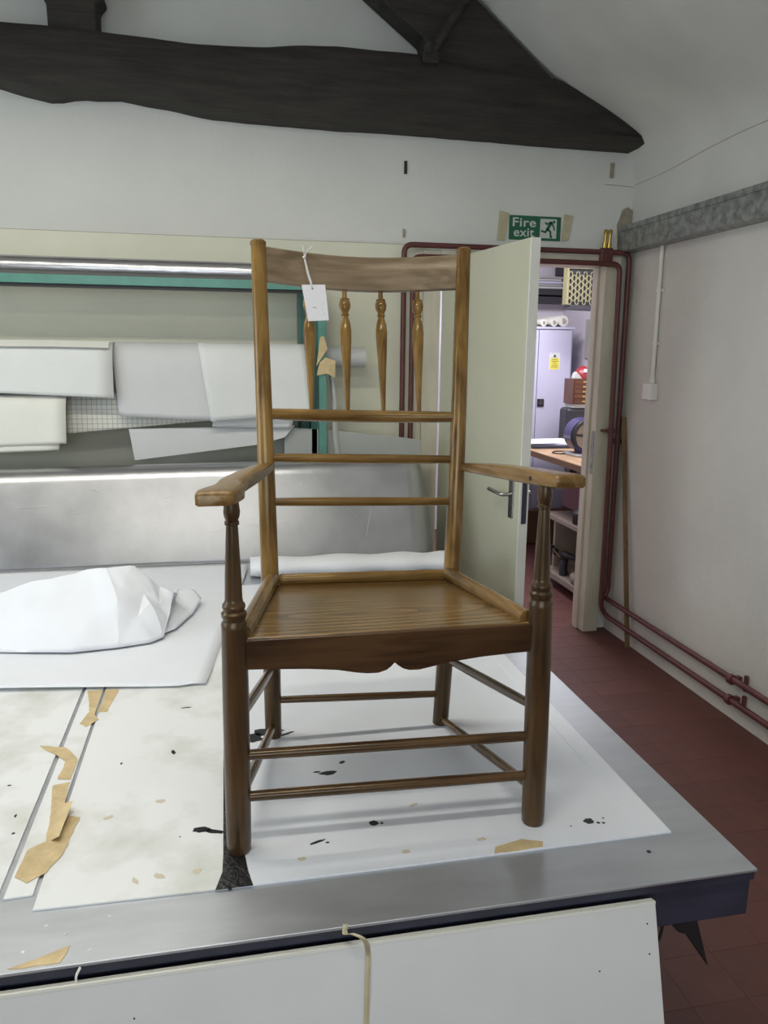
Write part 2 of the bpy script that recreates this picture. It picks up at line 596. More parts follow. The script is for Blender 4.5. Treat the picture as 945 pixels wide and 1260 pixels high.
# ceiling: coved plaster rising from both side walls to the ridge
pr = [(x, z) for x, z in PROF] + [(2 * RIDGE - x, z) for x, z in PROF[-2::-1]]
rows = []
cs = spline([(x, 0, z) for x, z in PROF[:8]], 6)
prf = [(p.x, p.z) for p in cs] + [PROF[-1]]
prf = prf + [(2 * RIDGE - x, z) for x, z in prf[-2::-1]]
cb = MB()
n = len(prf)
for y in (YF - 0.2, YB):
    for x, z in prf:
        cb.v.append(Vector((x, y, z)))
    for x, z in prf:
        cb.v.append(Vector((RIDGE + (x - RIDGE) * 1.06, y, z + 0.15)))
for i in range(n - 1):
    cb.f += [(i, i + 1, 2 * n + i + 1, 2 * n + i), (n + i, n + i + 1, 3 * n + i + 1, 3 * n + i)]
ceil_o = tag(part('ceiling', cb, 'ceil', smooth=True, origin=(0, 0, 0)), 'sloping white plastered ceiling with blotchy shading', 'ceiling', kind='structure')
part('crack', MB().tube(spline([(2.189, 4.03, 2.47), (2.189, 3.7, 2.478), (2.187, 3.35, 2.505), (2.186, 3.0, 2.515), (2.187, 2.6, 2.50)], 6), .0014, 5), 'plaster', ceil_o)
# left wall and the wall behind the camera, each with a window
wl = MB()
wl.box(XL - 0.2, XL, YF - 0.2, 0.6, 0, 2.45); wl.box(XL - 0.2, XL, 2.6, YB, 0, 2.45)
wl.box(XL - 0.2, XL, 0.6, 2.6, 0, 1.1); wl.box(XL - 0.2, XL, 0.6, 2.6, 2.4, 2.45)
tag(part('wall_left', wl, 'wall', origin=(XL, 0, 0)), 'white side wall with a window facing the table', 'wall', kind='structure')
wf = MB()
wf.box(XL - 0.2, -1.85, YF - 0.2, YF, 0, 5.0); wf.box(0.65, XR + 0.16, YF - 0.2, YF, 0, 5.0)
wf.box(-1.85, 0.65, YF - 0.2, YF, 0, 1.1); wf.box(-1.85, 0.65, YF - 0.2, YF, 2.4, 5.0)
tag(part('wall_front', wf, 'wall', origin=(0, YF, 0)), 'white wall with a window behind the camera', 'wall', kind='structure')
for k, (a0, a1) in enumerate((((XL - 0.12), None), (None, YF - 0.12))):
    wn = thing('window_%d' % (k + 1), ('side' if k == 0 else 'rear') + ' window with white timber frame', 'window',
               (a0 if k == 0 else -0.6, 1.6 if k == 0 else a1, 1.1), kind='structure')
    f_ = MB()
    if k == 0:
        for y in (0.6, 1.24, 1.9, 2.54): f_.box(a0 - .03, a0 + .03, y, y + .06, 1.1, 2.4)
        for z in (1.1, 2.34): f_.box(a0 - .03, a0 + .03, 0.6, 2.6, z, z + .06)
    else:
        for x in (-1.85, -1.03, -0.2, 0.59): f_.box(x, x + .06, a1 - .03, a1 + .03, 1.1, 2.4)
        for z in (1.1, 2.34): f_.box(-1.85, 0.65, a1 - .03, a1 + .03, z, z + .06)
    part('window_frame', f_, 'white', wn)

# hardboard cladding on the end wall, up to a painted shadow line at 2.12 m
t1 = tag(part('trim_1', MB().box(XL, 1.035, 4.018, YB, 0, 2.122), 'clad', origin=(0, 4.02, 0)),
    'cream hardboard cladding covering the lower end wall', 'wall panel', kind='structure')
part('painted_shadow_line', MB().box(XL, 1.035, 4.0275, 4.0405, 2.1222, 2.1255), 'plaster', t1)  # thin dark strip drawn as the shadow along the panel's top edge
# small scars on the end wall
part('tape_remnant', MB().box(2.046, 2.066, 4.034, 4.040, 2.50, 2.575), 'plaster', wall_back)
part('wall_slot', MB().box(0.933, 0.948, 4.034, 4.041, 2.462, 2.522), 'dark', wall_back)
part('wall_slot', MB().box(0.930, 0.942, 4.034, 4.041, 2.16, 2.20), 'plaster', wall_back)
pp = [(2.118, 2.13), (2.19, 2.12), (2.19, 2.34), (2.16, 2.36), (2.13, 2.345), (2.118, 2.30), (2.105, 2.27), (2.112, 2.19)]
part('plaster_patch', MB().prism([(x, 4.032, z) for x, z in pp], (0, 0.01, 0)), 'plaster', wall_back)
cr = MB().tube([(2.02, 4.0395, 2.468), (2.10, 4.0395, 2.466), (2.185, 4.0395, 2.462)], 0.0016, 5)
part('crack', cr, 'plaster', wall_back)

# ------------------------------------------------------------------ roof truss
root = thing('roof_truss', 'dark oak tie beam, rafter and post of the roof truss across the end wall', 'roof beam', (0, 3.95, 2.65), kind='structure')
tops = [(-3.4, 2.95), (-2.2, 2.94), (-1.2, 2.93), (-0.853, 2.926), (-0.66, 2.927), (-0.466, 2.928), (-0.198, 2.913), (0.08, 2.91), (0.186, 2.922), (0.44, 2.946),
        (0.70, 2.947), (0.97, 2.948), (1.128, 2.922), (1.37, 2.905), (1.66, 2.900), (1.813, 2.839), (2.16, 2.657)]
bots = [(-3.4, 2.74), (-2.2, 2.74), (-1.2, 2.735), (-0.917, 2.715), (-0.784, 2.685), (-0.683, 2.668), (-0.577, 2.693), (-0.40, 2.698), (-0.221, 2.679), (-0.001, 2.648),
        (0.264, 2.641), (0.537, 2.636), (0.819, 2.639), (1.194, 2.636), (1.54, 2.630), (1.944, 2.627), (2.16, 2.627)]


def lerp1(tab, x):
    for (a, va), (b_, vb) in zip(tab[:-1], tab[1:]):
        if a <= x <= b_:
            return va + (vb - va) * (x - a) / (b_ - a)
    return tab[-1][1] if x > tab[-1][0] else tab[0][1]


bm_ = MB()
rows = []
xs = [-3.4 + 5.595 * i / 110 for i in range(111)]
for x in xs:
    zt = lerp1(tops, x) + 0.006 * noise.noise((x * 6, 0, 0))
    zb = lerp1(bots, x) + 0.004 * noise.noise((x * 9, 3, 0))
    e = max(0, (x - 2.10) / 0.095)
    yfr = 3.85 + 0.02 * noise.noise((x * 2.1, 7, 1)) + 0.06 * e * e
    zb2 = zb + 0.012
    if zt < zb2 + 0.02: zt = zb2 + 0.02
    zm = zb + (zt - zb) * 0.42
    rows.append([(x, 4.04, zb), (x, 3.93, zb), (x, yfr + .012, zb2 - 0.006), (x, yfr, zb2 + .018), (x, yfr + 0.012 + .01 * noise.noise((x * 3, 1, 5)), zm),
                 (x, yfr - 0.004, zm + (zt - zm) * .35), (x, yfr + .002, zt - .02), (x, yfr + .014, zt), (x, 4.04, zt + 0.005)])
bm_.grid(rows)
nr = len(rows[0])
bm_.f.append(tuple(range(nr)))
bm_.f.append(tuple((len(rows) - 1) * nr + i for i in range(nr)))
part('tie_beam', bm_, 'beam', root, smooth=True)
# principal rafter under the slope, and its twin on the far side of the post
for sgn in (1, -1):
    pl = [(0.985, 2.93), (0.988, 3.022), (0.794, 3.160), (-0.35, 3.98), (-0.35, 4.42), (1.285, 3.176), (1.62, 2.915), (1.66, 2.89)]
    q = [(x if sgn > 0 else 2 * RIDGE - x, 3.88, z) for x, z in pl]
    part('rafter', MB().prism(q, (0, 0.155, 0)), 'beam', root, bevel=0.012)
pst = [(-0.67, 2.90), (-0.47, 2.90), (-0.468, 3.035), (-0.435, 3.07), (-0.47, 3.13), (-0.47, 4.4), (-0.67, 4.4), (-0.67, 3.13), (-0.70, 3.07), (-0.672, 3.035)]
part('king_post', MB().prism([(x, 3.87, z) for x, z in pst], (0, 0.15, 0)), 'beam', root, bevel=0.012)
part('brace', MB().tube(spline([(1.01, 3.845, 2.95), (1.05, 3.835, 3.01), (1.10, 3.83, 3.09), (1.19, 3.83, 3.22), (1.30, 3.85, 3.40)], 4), 0.022, 10), 'beam', root, smooth=True)
part('bolt', MB().tube([(0.995, 3.83, 2.99), (0.995, 3.83, 2.945)], [0.026, 0.026], 8).box(0.965, 1.045, 3.825, 3.86, 2.905, 2.955), 'beam', root, bevel=0.006)

# ------------------------------------------------------------------ door and frame
fr = thing('trim_2', 'cream painted timber door frame around the doorway', 'door frame', (1.6, 4.0, 0), kind='structure')
part('jamb', MB().box(2.03, 2.12, 3.985, 4.04, 0, 2.10).box(2.03, 2.075, 4.04, 4.135, 0, 2.055), 'frame', fr, bevel=0.004)
part('jamb', MB().box(1.035, 1.125, 3.995, 4.04, 0, 2.10).box(1.085, 1.125, 4.04, 4.135, 0, 2.055), 'frame', fr, bevel=0.004)
part('head', MB().box(1.125, 2.03, 3.985, 4.04, 2.05, 2.10).box(1.085, 2.075, 4.04, 4.135, 2.05, 2.10), 'frame', fr, bevel=0.004)
part('door_stop', MB().box(2.018, 2.03, 4.05, 4.10, 0, 2.05), 'frame', fr, bevel=0.003)
part('strike_plate', MB().box(2.026, 2.031, 3.99, 4.02, 0.93, 1.17), 'galv', fr)
HP = Vector((1.1285, 3.980, 0))                 # hinge line
FE = Vector((1.243, 3.098, 0))                 # free edge
ud = (FE - HP).normalized()
nd = Vector((ud.y, -ud.x, 0))                  # points to -X (towards the camera side)
if nd.x > 0: nd = -nd
LW = (FE - HP).length


def dpt(a, t, z):
    """a along the leaf from the hinge, t outward from the near face"""
    return HP + ud * a + nd * t + Vector((0, 0, z))


def dbox(a0, a1, t0, t1, z0, z1):
    vs = [dpt(a, t, z) for a in (a0, a1) for t in (t0, t1) for z in (z0, z1)]
    return vs, [(0, 1, 3, 2), (4, 6, 7, 5), (0, 4, 5, 1), (2, 3, 7, 6), (0, 2, 6, 4), (1, 5, 7, 3)]


door = thing('door_1', 'cream flush door standing open towards the table', 'door', HP, kind='structure')
part('leaf', MB().add(*dbox(0, LW - .001, -0.043, 0, 0.012, 2.046)), 'door', door, bevel=0.0015)
part('lit_free_edge', MB().add(*dbox(LW - .001, LW + .007, -0.043, 0, 0.012, 2.046)), 'dooredge', door, bevel=0.001)  # strip carrying the painted light of the free edge
hz = 0.985
h = part('handle_plate', MB().add(*dbox(LW - .085, LW - .045, 0, .006, hz - .105, hz + .062)), 'steel', door, bevel=0.002)
part('handle', MB().tube(cuts([dpt(LW - .066, .0, hz), dpt(LW - .066, .050, hz), dpt(LW - .185, .052, hz + .008)], .02), 0.0085, 10), 'steel', h, smooth=True)
part('keyhole', MB().add(*dbox(LW - .069, LW - .061, .006, .0068, hz - .075, hz - .05)), 'dark', h)
h = part('handle_plate', MB().add(*dbox(LW - .085, LW - .045, -.049, -.043, hz - .105, hz + .062)), 'steel', door, bevel=0.002)
part('handle', MB().tube(cuts([dpt(LW - .066, -.043, hz), dpt(LW - .066, -.095, hz), dpt(LW - .185, -.095, hz + .008)], .02), 0.0085, 10), 'steel', h, smooth=True)
part('lock_face', MB().add(*dbox(LW + .007, LW + .0085, -.034, -.010, hz - .12, hz + .10)), 'navy', door)
part('coat_hook', MB().tube(spline([dpt(LW - .58, .003, 1.895), dpt(LW - .60, .012, 1.868), dpt(LW - .60, .03, 1.852), dpt(LW - .57, .034, 1.862), dpt(LW - .545, .034, 1.874), dpt(LW - .53, .033, 1.868)], 5), 0.0032, 8), 'dark', door, smooth=True)
for z in (0.25, 1.05, 1.82):
    part('hinge', MB().tube([(1.136, 3.972, z), (1.136, 3.972, z + .09)], 0.007, 8), 'steel', door, smooth=True)

# ------------------------------------------------------------------ fire exit sign
sg = thing('fire_exit_sign', 'green and white fire exit sign taped above the open door', 'sign', (1.64, 4.034, 2.17))
sx0, sx1, sz0, sz1 = 1.497, 1.783, 2.172, 2.292
part('sign_plate', MB().box(sx0, sx1, 4.034, 4.0395, sz0, sz1), 'green', sg, bevel=0.001)
part('picture_field', MB().box(sx0 + .170, sx0 + .262, 4.0328, 4.034, sz0 + .012, sz1 - .012), 'white', sg)


def flat_text(name, txt, x, z, size, m_, parent, y, width=None):
    cu = bpy.data.curves.new(name, 'FONT')
    cu.body = txt
    cu.size = size
    cu.extrude = 0.0006
    cu.offset = size * 0.012
    cu.space_character = 1.06
    t = bpy.data.objects.new(name + '_curve', cu)
    COL.objects.link(t)
    bpy.context.view_layer.update()
    me = bpy.data.meshes.new_from_object(t.evaluated_get(bpy.context.evaluated_depsgraph_get()))
    bpy.data.objects.remove(t, do_unlink=True)
    xs_ = [v.co.x for v in me.vertices]
    k = width / (max(xs_) - min(xs_)) if width else 1
    x_min = min(xs_)
    off = rootloc(parent)
    for v in me.vertices:
        a, b_, c = v.co
        v.co = Vector((x + (a - x_min) * k, y - c, z + b_)) - off
    me.materials.clear(); me.materials.append(M[m_])
    o = bpy.data.objects.new(name, me)
    COL.objects.link(o)
    o.parent = parent
    return o


flat_text('lettering', 'Fire', sx0 + .018, sz0 + .066, 0.062, 'white', sg, 4.0333, 0.128)
flat_text('lettering', 'exit', sx0 + .026, sz0 + .017, 0.062, 'white', sg, 4.0333, 0.112)
rm = MB()


def limb(pts, w):
    for (a, b_) in zip(pts[:-1], pts[1:]):
        a, b_ = Vector((a[0], a[1])), Vector((b_[0], b_[1]))
        d = (b_ - a).normalized(); nn = Vector((-d.y, d.x)) * w * .5
        a, b_ = a - d * w * .3, b_ + d * w * .3
        q = [a + nn, b_ + nn, b_ - nn, a - nn]
        rm.prism([(sx0 + .170 + p.x, 4.0318, sz0 + .012 + p.y) for p in q], (0, .0012, 0))


limb([(.040, .044), (.060, .078)], .017)
limb([(.060, .080), (.034, .070), (.028, .078)], .0075)
limb([(.062, .078), (.074, .060), (.080, .042)], .0075)
limb([(.042, .044), (.030, .030), (.008, .036)], .0095)
limb([(.044, .044), (.058, .032), (.060, .008), (.066, .007)], .0095)
rm.disc((sx0 + .170 + .0755, 4.0318, sz0 + .012 + .082), .0075, (0, 1, 0), .0012, 14)
part('running_figure', rm, 'green', sg)
part('tape', MB().prism([(1.432, 4.0325, 2.166), (1.474, 4.0325, 2.162), (1.492, 4.0325, 2.30), (1.442, 4.0325, 2.312)], (0, .006, 0)), 'tapepale', sg)
part('tape', MB().prism([(1.792, 4.0325, 2.172), (1.828, 4.0325, 2.18), (1.846, 4.0325, 2.302), (1.802, 4.0325, 2.308)], (0, .006, 0)), 'tapepale', sg)

# ------------------------------------------------------------------ heating pipes
PR = 0.0138
outer = thing('heating_pipe', 'outer red oxide heating pipe running over the doorway and along the wall foot', 'pipe', (2.14, 3.9, 0.2))
part('pipe_run', MB().tube(cuts([(2.145, -2.4, .200), (2.145, 3.965, .210), (2.163, 3.968, .26), (2.155, 3.972, 2.118), (0.925, 3.975, 2.118), (0.925, 3.975, 0.75)], .045), PR, 14), 'pipe', outer, smooth=True)
inner = thing('heating_pipe', 'inner red oxide heating pipe set below and inside the outer one', 'pipe', (2.14, 3.9, 0.1))
part('pipe_run', MB().tube(cuts([(2.145, -2.4, .112), (2.145, 3.93, .110), (2.112, 3.935, .16), (2.095, 3.955, 2.058), (0.972, 3.975, 2.062), (0.972, 3.975, 0.75)], .045), PR, 14), 'pipe', inner, smooth=True)
for (o_, x0) in ((outer, 2.008), (inner, 2.033)):
    zt = 2.118
    av = part('air_valve', MB().lathe([(0, .013), (.35, .013), (.36, .009), (.75, .009), (.76, .011), (.95, .011), (1, .006)], (x0, 3.972, zt + .01), (x0 + .004, 3.972, zt + .115), 10), 'brass', o_, smooth=True)
part('tee_block', MB().box(1.985, 2.055, 3.957, 3.989, 2.045, 2.140), 'pipe', outer, bevel=0.008)
for (y, z) in ((2.80, .205), (0.9, .205)):
    bk = MB().box(2.125, 2.19, y - .012, y + .012, z - .012, z + .012).tube([(2.145, y - .011, z), (2.145, y + .011, z)], .023, 12)
    bk.tube([(2.178, y - .05, z + .035), (2.178, y - .05, z - .035)], .010, 8)
    part('bracket', bk, 'pipe', outer, bevel=0.002)
    z -= .094
    bk = MB().box(2.125, 2.19, y - .012, y + .012, z - .012, z + .012).tube([(2.145, y - .011, z), (2.145, y + .011, z)], .023, 12)
    bk.tube([(2.178, y - .05, z + .035), (2.178, y - .05, z - .035)], .010, 8)
    part('bracket', bk, 'pipe', inner, bevel=0.002)
part('bracket', MB().box(0.945, 1.0, 3.965, 4.018, 1.055, 1.07).tube([(.972, 3.975, 1.05), (.972, 3.975, 1.075)], .022, 12), 'steel', inner)
for z in (1.17, ):
    part('bracket', MB().box(2.06, 2.115, 3.940, 3.99, z, z + .014).tube([(2.103, 3.948, z - .006), (2.103, 3.948, z + .02)], .0205, 12), 'pipe', inner)
    part('bracket', MB().box(2.15, 2.19, 3.955, 3.99, z - .06, z - .046).tube([(2.159, 3.971, z - .066), (2.159, 3.971, z - .04)], .0205, 12), 'pipe', outer)

# ------------------------------------------------------------------ right wall fittings
tk = thing('cable_trunking', 'galvanised steel cable trunking along the right wall', 'trunking', (2.145, 1.5, 2.12))
part('channel', MB().box(2.102, 2.189, -2.3, 3.99, 2.122, 2.236), 'galv', tk)
part('lid', MB().prism([(2.189, -2.3, 2.2365), (2.189, -2.3, 2.250), (2.096, -2.3, 2.250), (2.096, -2.3, 2.224), (2.1015, -2.3, 2.224), (2.1015, -2.3, 2.2365)], (0, 6.285, 0)), 'galv', tk)
ss = thing('switch_box', 'white switch box at the foot of a plastic conduit on the right wall', 'switch', (2.17, 3.68, 1.36))
part('conduit', MB().tube([(2.178, 3.688, 1.45), (2.178, 3.692, 2.121)], .0105, 10), 'plastic', ss, smooth=True)
for z in (1.64, 1.90):
    part('saddle_clip', MB().tube([(2.178, 3.689, z), (2.178, 3.689, z + .014)], .0145, 10).box(2.182, 2.19, 3.664, 3.714, z, z + .014), 'plastic', ss)
part('coupler', MB().tube([(2.178, 3.688, 1.443), (2.178, 3.688, 1.475)], .0145, 10), 'plastic', ss, smooth=True)
part('box', MB().box(2.148, 2.19, 3.645, 3.73, 1.362, 1.446), 'plastic', ss, bevel=0.004)
sk = MB().box(-.013, .013, -.006, .006, 0, 1.27)
ax = (Vector((2.176, 3.945, 1.25)) - Vector((2.160, 3.70, 0.003))).normalized()
rot = ax.to_track_quat('Z', 'Y').to_matrix()
sk.v = [rot @ p + Vector((2.158, 3.70, 0.006)) for p in sk.v]
tag(part('wooden_batten', sk, 'stick', bevel=0.002), 'thin wooden batten leaning in the corner behind the red pipes', 'batten')

# ------------------------------------------------------------------ table
T = 0.676
tb = thing('work_table', 'large aluminium topped work table with navy steel frame', 'table', (-0.5, 2.3, 0))
TX0, TX1, TY0, TY1 = -2.1, 0.924, 1.082, 3.66
part('top_plate', MB().box(TX0, TX1, TY0, TY1, T - .006, T), 'alu', tb, bevel=0.0015)
part('top_core', MB().box(TX0, TX1 - .003, TY0 + .003, TY1, T - .022, T - .006), 'navy', tb)
part('frame_rail', MB().box(TX0, TX1 - .004, TY0 + .010, TY0 + .05, T - .100, T - .022), 'navy', tb, bevel=0.003)
part('frame_rail', MB().box(TX0, TX1 - .004, TY1 - .05, TY1 - .01, T - .100, T - .022), 'navy', tb, bevel=0.003)
part('frame_rail', MB().box(TX1 - .044, TX1 - .004, TY0 + .05, TY1 - .05, T - .100, T - .022), 'navy', tb, bevel=0.003)
part('frame_rail', MB().box(TX0, TX0 + .04, TY0 + .05, TY1 - .05, T - .100, T - .022), 'navy', tb, bevel=0.003)
for x, y in ((0.55, 1.25), (0.55, 3.45), (-1.95, 1.25), (-1.95, 3.45)):
    part('leg', MB().box(x - .03, x + .03, y - .03, y + .03, 0, T - .022), 'navy', tb, bevel=0.003)
part('bracket', MB().prism([(0.812, 1.18, T - .098), (0.878, 1.18, T - .098), (0.884, 1.18, .503), (0.921, 1.18, .386), (0.862, 1.18, .470), (0.846, 1.18, .476), (0.834, 1.18, .490), (0.822, 1.18, .51)], (0, .012, 0)), 'dark', tb, bevel=0.002)
part('hanging_wire', MB().tube(spline([(0.822, 1.20, .575), (0.824, 1.20, .50), (0.818, 1.20, .45), (0.80, 1.20, .425), (0.77, 1.20, .43)], 5), .003, 6), 'dark', tb, smooth=True)

# white panel leaning against the front of the table
pn = thing('leaning_panel', 'large white faced board leaning against the front of the table', 'board', (-0.4, 0.9, 0))
ptop, pbot = Vector((0, 1.079, .650)), Vector((0, 0.885, 0.004))
pd = (pbot - ptop).normalized()
pnm = Vector((0, -pd.z, pd.y)) if -pd.z < 0 else Vector((0, pd.z, -pd.y))   # towards the camera
th = .014


def pq(x, s_, t):
    return Vector((x, 0, 0)) + ptop + pd * s_ + pnm * t


Lp = (pbot - ptop).length
vs = [pq(x, s_, t) for x in (-1.55, 0.712) for s_ in (0.0015, Lp) for t in (0, th)]
cubef = [(0, 1, 3, 2), (4, 6, 7, 5), (0, 4, 5, 1), (2, 3, 7, 6), (0, 2, 6, 4), (1, 5, 7, 3)]
part('board_face', MB().add(vs, cubef), 'paper3', pn)
vs = [pq(x, s_, t) for x in (-1.55, 0.7125) for s_ in (-.0005, 0.004) for t in (0, th + .0006)]
part('raw_edge', MB().add(vs, cubef), 'papercream', pn)
for x, s_ in ((0.694, .035), (0.694, .085), (0.60, .10), (-0.155, .06)):
    part('pin_hole', MB().disc(pq(x, s_, th - .0003), .0016, pnm, .0006, 8), 'dark', pn)
# strip of tape hanging over the board
strip = [Vector((0.172, 1.085, .679)), Vector((0.170, 1.076, .668)), Vector((0.178, 1.055, .684)), Vector((0.196, 1.048, .676))] + [pq(.204 - .012 * k / 6, .012 + .028 * k, th + .003 + .002 * math.sin(k)) for k in range(12)]
rows = []
for i, p in enumerate(spline(strip, 4)):
    rows.append([p + Vector((-.0042, 0, 0)), p + Vector((0, -.001, 0)), p + Vector((.0042, 0, .0))])
tag(part('tape_strip', MB().grid(rows), 'tapepale', solid=.0006), 'long loose strip of masking tape hanging down the leaning board', 'tape')

# ------------------------------------------------------------------ boards lying on the table
TB = T + .004


def slab(name, poly, z0, z1, m_, label, cat, group=None):
    o = part(name, MB().prism([(x, y, z0) for x, y in poly], (0, 0, z1 - z0)), m_, bevel=0.0006, bseg=1)
    return tag(o, label, cat, group)


bl = slab('work_board', [(-2.0, 1.256), (-.392, 1.247), (-.386, 3.2), (-2.0, 3.2)], T, TB, 'boardworn',
          'white work board at the far left of the table', 'board')
bs = slab('work_board', [(-.381, 1.250), (-.335, 1.252), (-.334, 3.2), (-.380, 3.2)], T, TB, 'boardworn',
          'narrow cream board strip between two long gaps on the table', 'board')
bm1 = slab('work_board', [(-.327, 1.213), (-.012, 1.207), (-.012, 3.2), (-.327, 3.2)], T, TB, 'boardworn',
           'stained white work board left of the black tape', 'board')
bm2 = slab('work_board', [(-.006, 1.207), (.40, 1.2075), (.829, 1.2085), (.829, 3.0), (-.006, 3.0)], T, TB, 'board',
           'white work board under the chair', 'board')
part('edge_strip', MB().prism([(.775, 1.213, TB), (.828, 1.211, TB), (.828, 2.9, TB), (.798, 2.9, TB)], (0, 0, .0012)), 'board', bm2)


def blob(name, x, y, r, m_, parent, z=TB, n=18, sxy=(1, 1), rot=0.0, jag=.2):
    pts = []
    for k in range(n):
        q = 2 * math.pi * k / n
        rr = r * (1 + random.uniform(-jag, jag))
        a, b_ = math.cos(q) * rr * sxy[0], math.sin(q) * rr * sxy[1]
        pts.append((x + a * math.cos(rot) - b_ * math.sin(rot), y + a * math.sin(rot) + b_ * math.cos(rot), z - .0002))
    return part(name, MB().prism(pts, (0, 0, .0007)), m_, parent)


for (x, y, r, sxy, rt_, par) in [(.269, 1.344, .008, (1.1, 1), 0, bm2), (.284, 1.341, .003, (1, 1), 0, bm2), (.687, 1.27, .009, (1.1, 1), 0, bm2), (.703, 1.262, .0035, (1, 1), 0, bm2),
                                 (.713, 1.26, .003, (1, 1), 0, bm2), (.645, 1.262, .002, (1, 1), 0, bm2), (.72, 1.275, .002, (1, 1), 0, bm2), (.205, 1.545, .020, (1, .4), 0.0, bm2), (.183, 1.553, .008, (1, .4), 0, bm2),
                                 (.243, 1.585, .010, (.8, .5), .6, bm2), (.153, 1.305, .016, (1, .18), .35, bm2), (.172, 1.300, .004, (1, .5), 0, bm2), (.09, 1.76, .03, (1.2, .6), 0, bm2), (.13, 1.74, .014, (1.5, .3), .5, bm2),
                                 (.045, 1.735, .03, (1, .7), 0, bm2), (.05, 1.62, .008, (.5, 1), 0, bm2),
                                 (-.06, 1.385, .013, (1.5, .65), -.2, bm1), (-.036, 1.374, .012, (1.6, .45), -.35, bm1),
                                 (-.13, 1.70, .009, (.5, 1.1), .2, bm1), (-.24, 1.67, .004, (.6, 1.2), 0, bm1), (-.11, 1.93, .012, (1, .25), 0, bm1), (-.10, 1.37, .0015, (1, 1), 0, bm1),
                                 (-.42, 1.50, .004, (.6, 1.4), 0, bl), (-.41, 1.44, .003, (1, 1), 0, bl), (-.46, 1.62, .004, (1, .6), 0, bl)]:
    blob('dark_spot', x, y, r, 'ink', par, sxy=sxy, rot=rt_)
for (x, y, r, sxy, rt_, par) in [(-.17, 1.255, .007, (.6, 1.4), .4, bm1), (-.13, 1.26, .009, (.7, 1.2), .9, bm1), (-.065, 1.262, .008, (1, .9), 0, bm1), (-.145, 1.50, .010, (1, .6), 0, bm1), (-.24, 1.46, .01, (1, .5), .4, bm1),
                                 (.46, 1.255, .009, (1, .6), 0, bm2), (.31, 1.245, .008, (1, .7), 0, bm2), (.12, 1.26, .008, (1, .6), 0, bm2), (.36, 1.39, .01, (1, .4), .4, bm2)]:
    blob('ochre_stain', x, y, r, 'ochre', par, sxy=sxy, rot=rt_)
# dark smear of leftover tape where the front left foot stands
bt = part('black_tape', MB().prism([(-.034, 1.2045, TB), (.030, 1.2045, TB), (.023, 1.245, TB), (.018, 1.30, TB), (.012, 1.60, TB), (.008, 1.95, TB), (-.014, 1.95, TB), (-.018, 1.60, TB), (-.020, 1.30, TB), (-.022, 1.25, TB)], (0, 0, .0005)), 'black')
tag(bt, 'black tape strip running under the front left chair foot', 'tape')
for k, (poly, lab, z_) in enumerate([
        ([(-.374, 2.08), (-.336, 2.08), (-.335, 1.93), (-.320, 1.90), (-.345, 1.865), (-.362, 1.885), (-.350, 1.95)], 'crumpled masking tape beside the front edge of the big paper sheet', TB),
        ([(-.329, 2.08), (-.292, 2.075), (-.298, 2.02), (-.306, 1.94), (-.330, 1.945), (-.326, 2.0)], 'masking tape strip at the corner of the stained board', TB),
        ([(-.435, 1.785), (-.372, 1.765), (-.337, 1.705), (-.338, 1.62), (-.366, 1.625), (-.362, 1.70), (-.39, 1.735)], 'twisted masking tape crossing the left gap', TB + .0008),
        ([(-.370, 1.60), (-.338, 1.61), (-.330, 1.485), (-.295, 1.47), (-.305, 1.36), (-.325, 1.305), (-.352, 1.283), (-.375, 1.305), (-.372, 1.38), (-.345, 1.40), (-.352, 1.48)], 'largest torn masking tape patch on the board strip', TB + .0008),
        ([(-.335, 1.09), (-.262, 1.088), (-.252, 1.122), (-.270, 1.116), (-.30, 1.104)], 'torn masking tape stuck at the metal table edge', T),
        ([(.468, 1.208), (.478, 1.228), (.535, 1.240), (.570, 1.225), (.566, 1.211)], 'ochre tape scrap at the front of the board under the chair', TB)]):
    rag = []
    for (xa, ya), (xb, yb2) in zip(poly, poly[1:] + poly[:1]):
        ln = math.hypot(xb - xa, yb2 - ya)
        nseg = max(1, int(ln / .012))
        for q in range(nseg):
            f_ = q / nseg
            rag.append((xa + (xb - xa) * f_ + random.uniform(-.0013, .0013), ya + (yb2 - ya) * f_ + random.uniform(-.0013, .0013)))
    bmm = MB().prism([(x, y, z_) for x, y in rag], (0, 0, .0009))
    tag(part('masking_tape', bmm, 'tape', bevel=0), lab, 'tape')
# lifted flap of the tape patch
tag(part('tape_flap', MB().prism([(-.347, 1.52, TB + .002), (-.335, 1.40, TB + .002), (-.318, 1.39, TB + .016), (-.312, 1.50, TB + .020)], (.0006, 0, .0008)), 'tape'), 'small folded flap of masking tape standing up on the board strip', 'tape')
for k in range(9):
    x, y = random.uniform(-.41, -.20), random.uniform(1.10, 1.20)
    blob('paint_fleck', x, y, random.uniform(.0012, .0036), 'paper', tb, z=T, n=7, sxy=(1, random.uniform(.3, .9)), rot=random.uniform(0, 3), jag=.4)
part('edge_drip', MB().tube(spline([(-.232, 1.079, .672), (-.238, 1.075, .66), (-.236, 1.074, .645), (-.226, 1.074, .637)], 4), [.003] * 13, 6, squash=.5), 'papercream', tb)
part('screw', MB().disc((.756, 1.165, T - .0002), .004, (0, 0, 1), .001, 12), 'dark', tb)

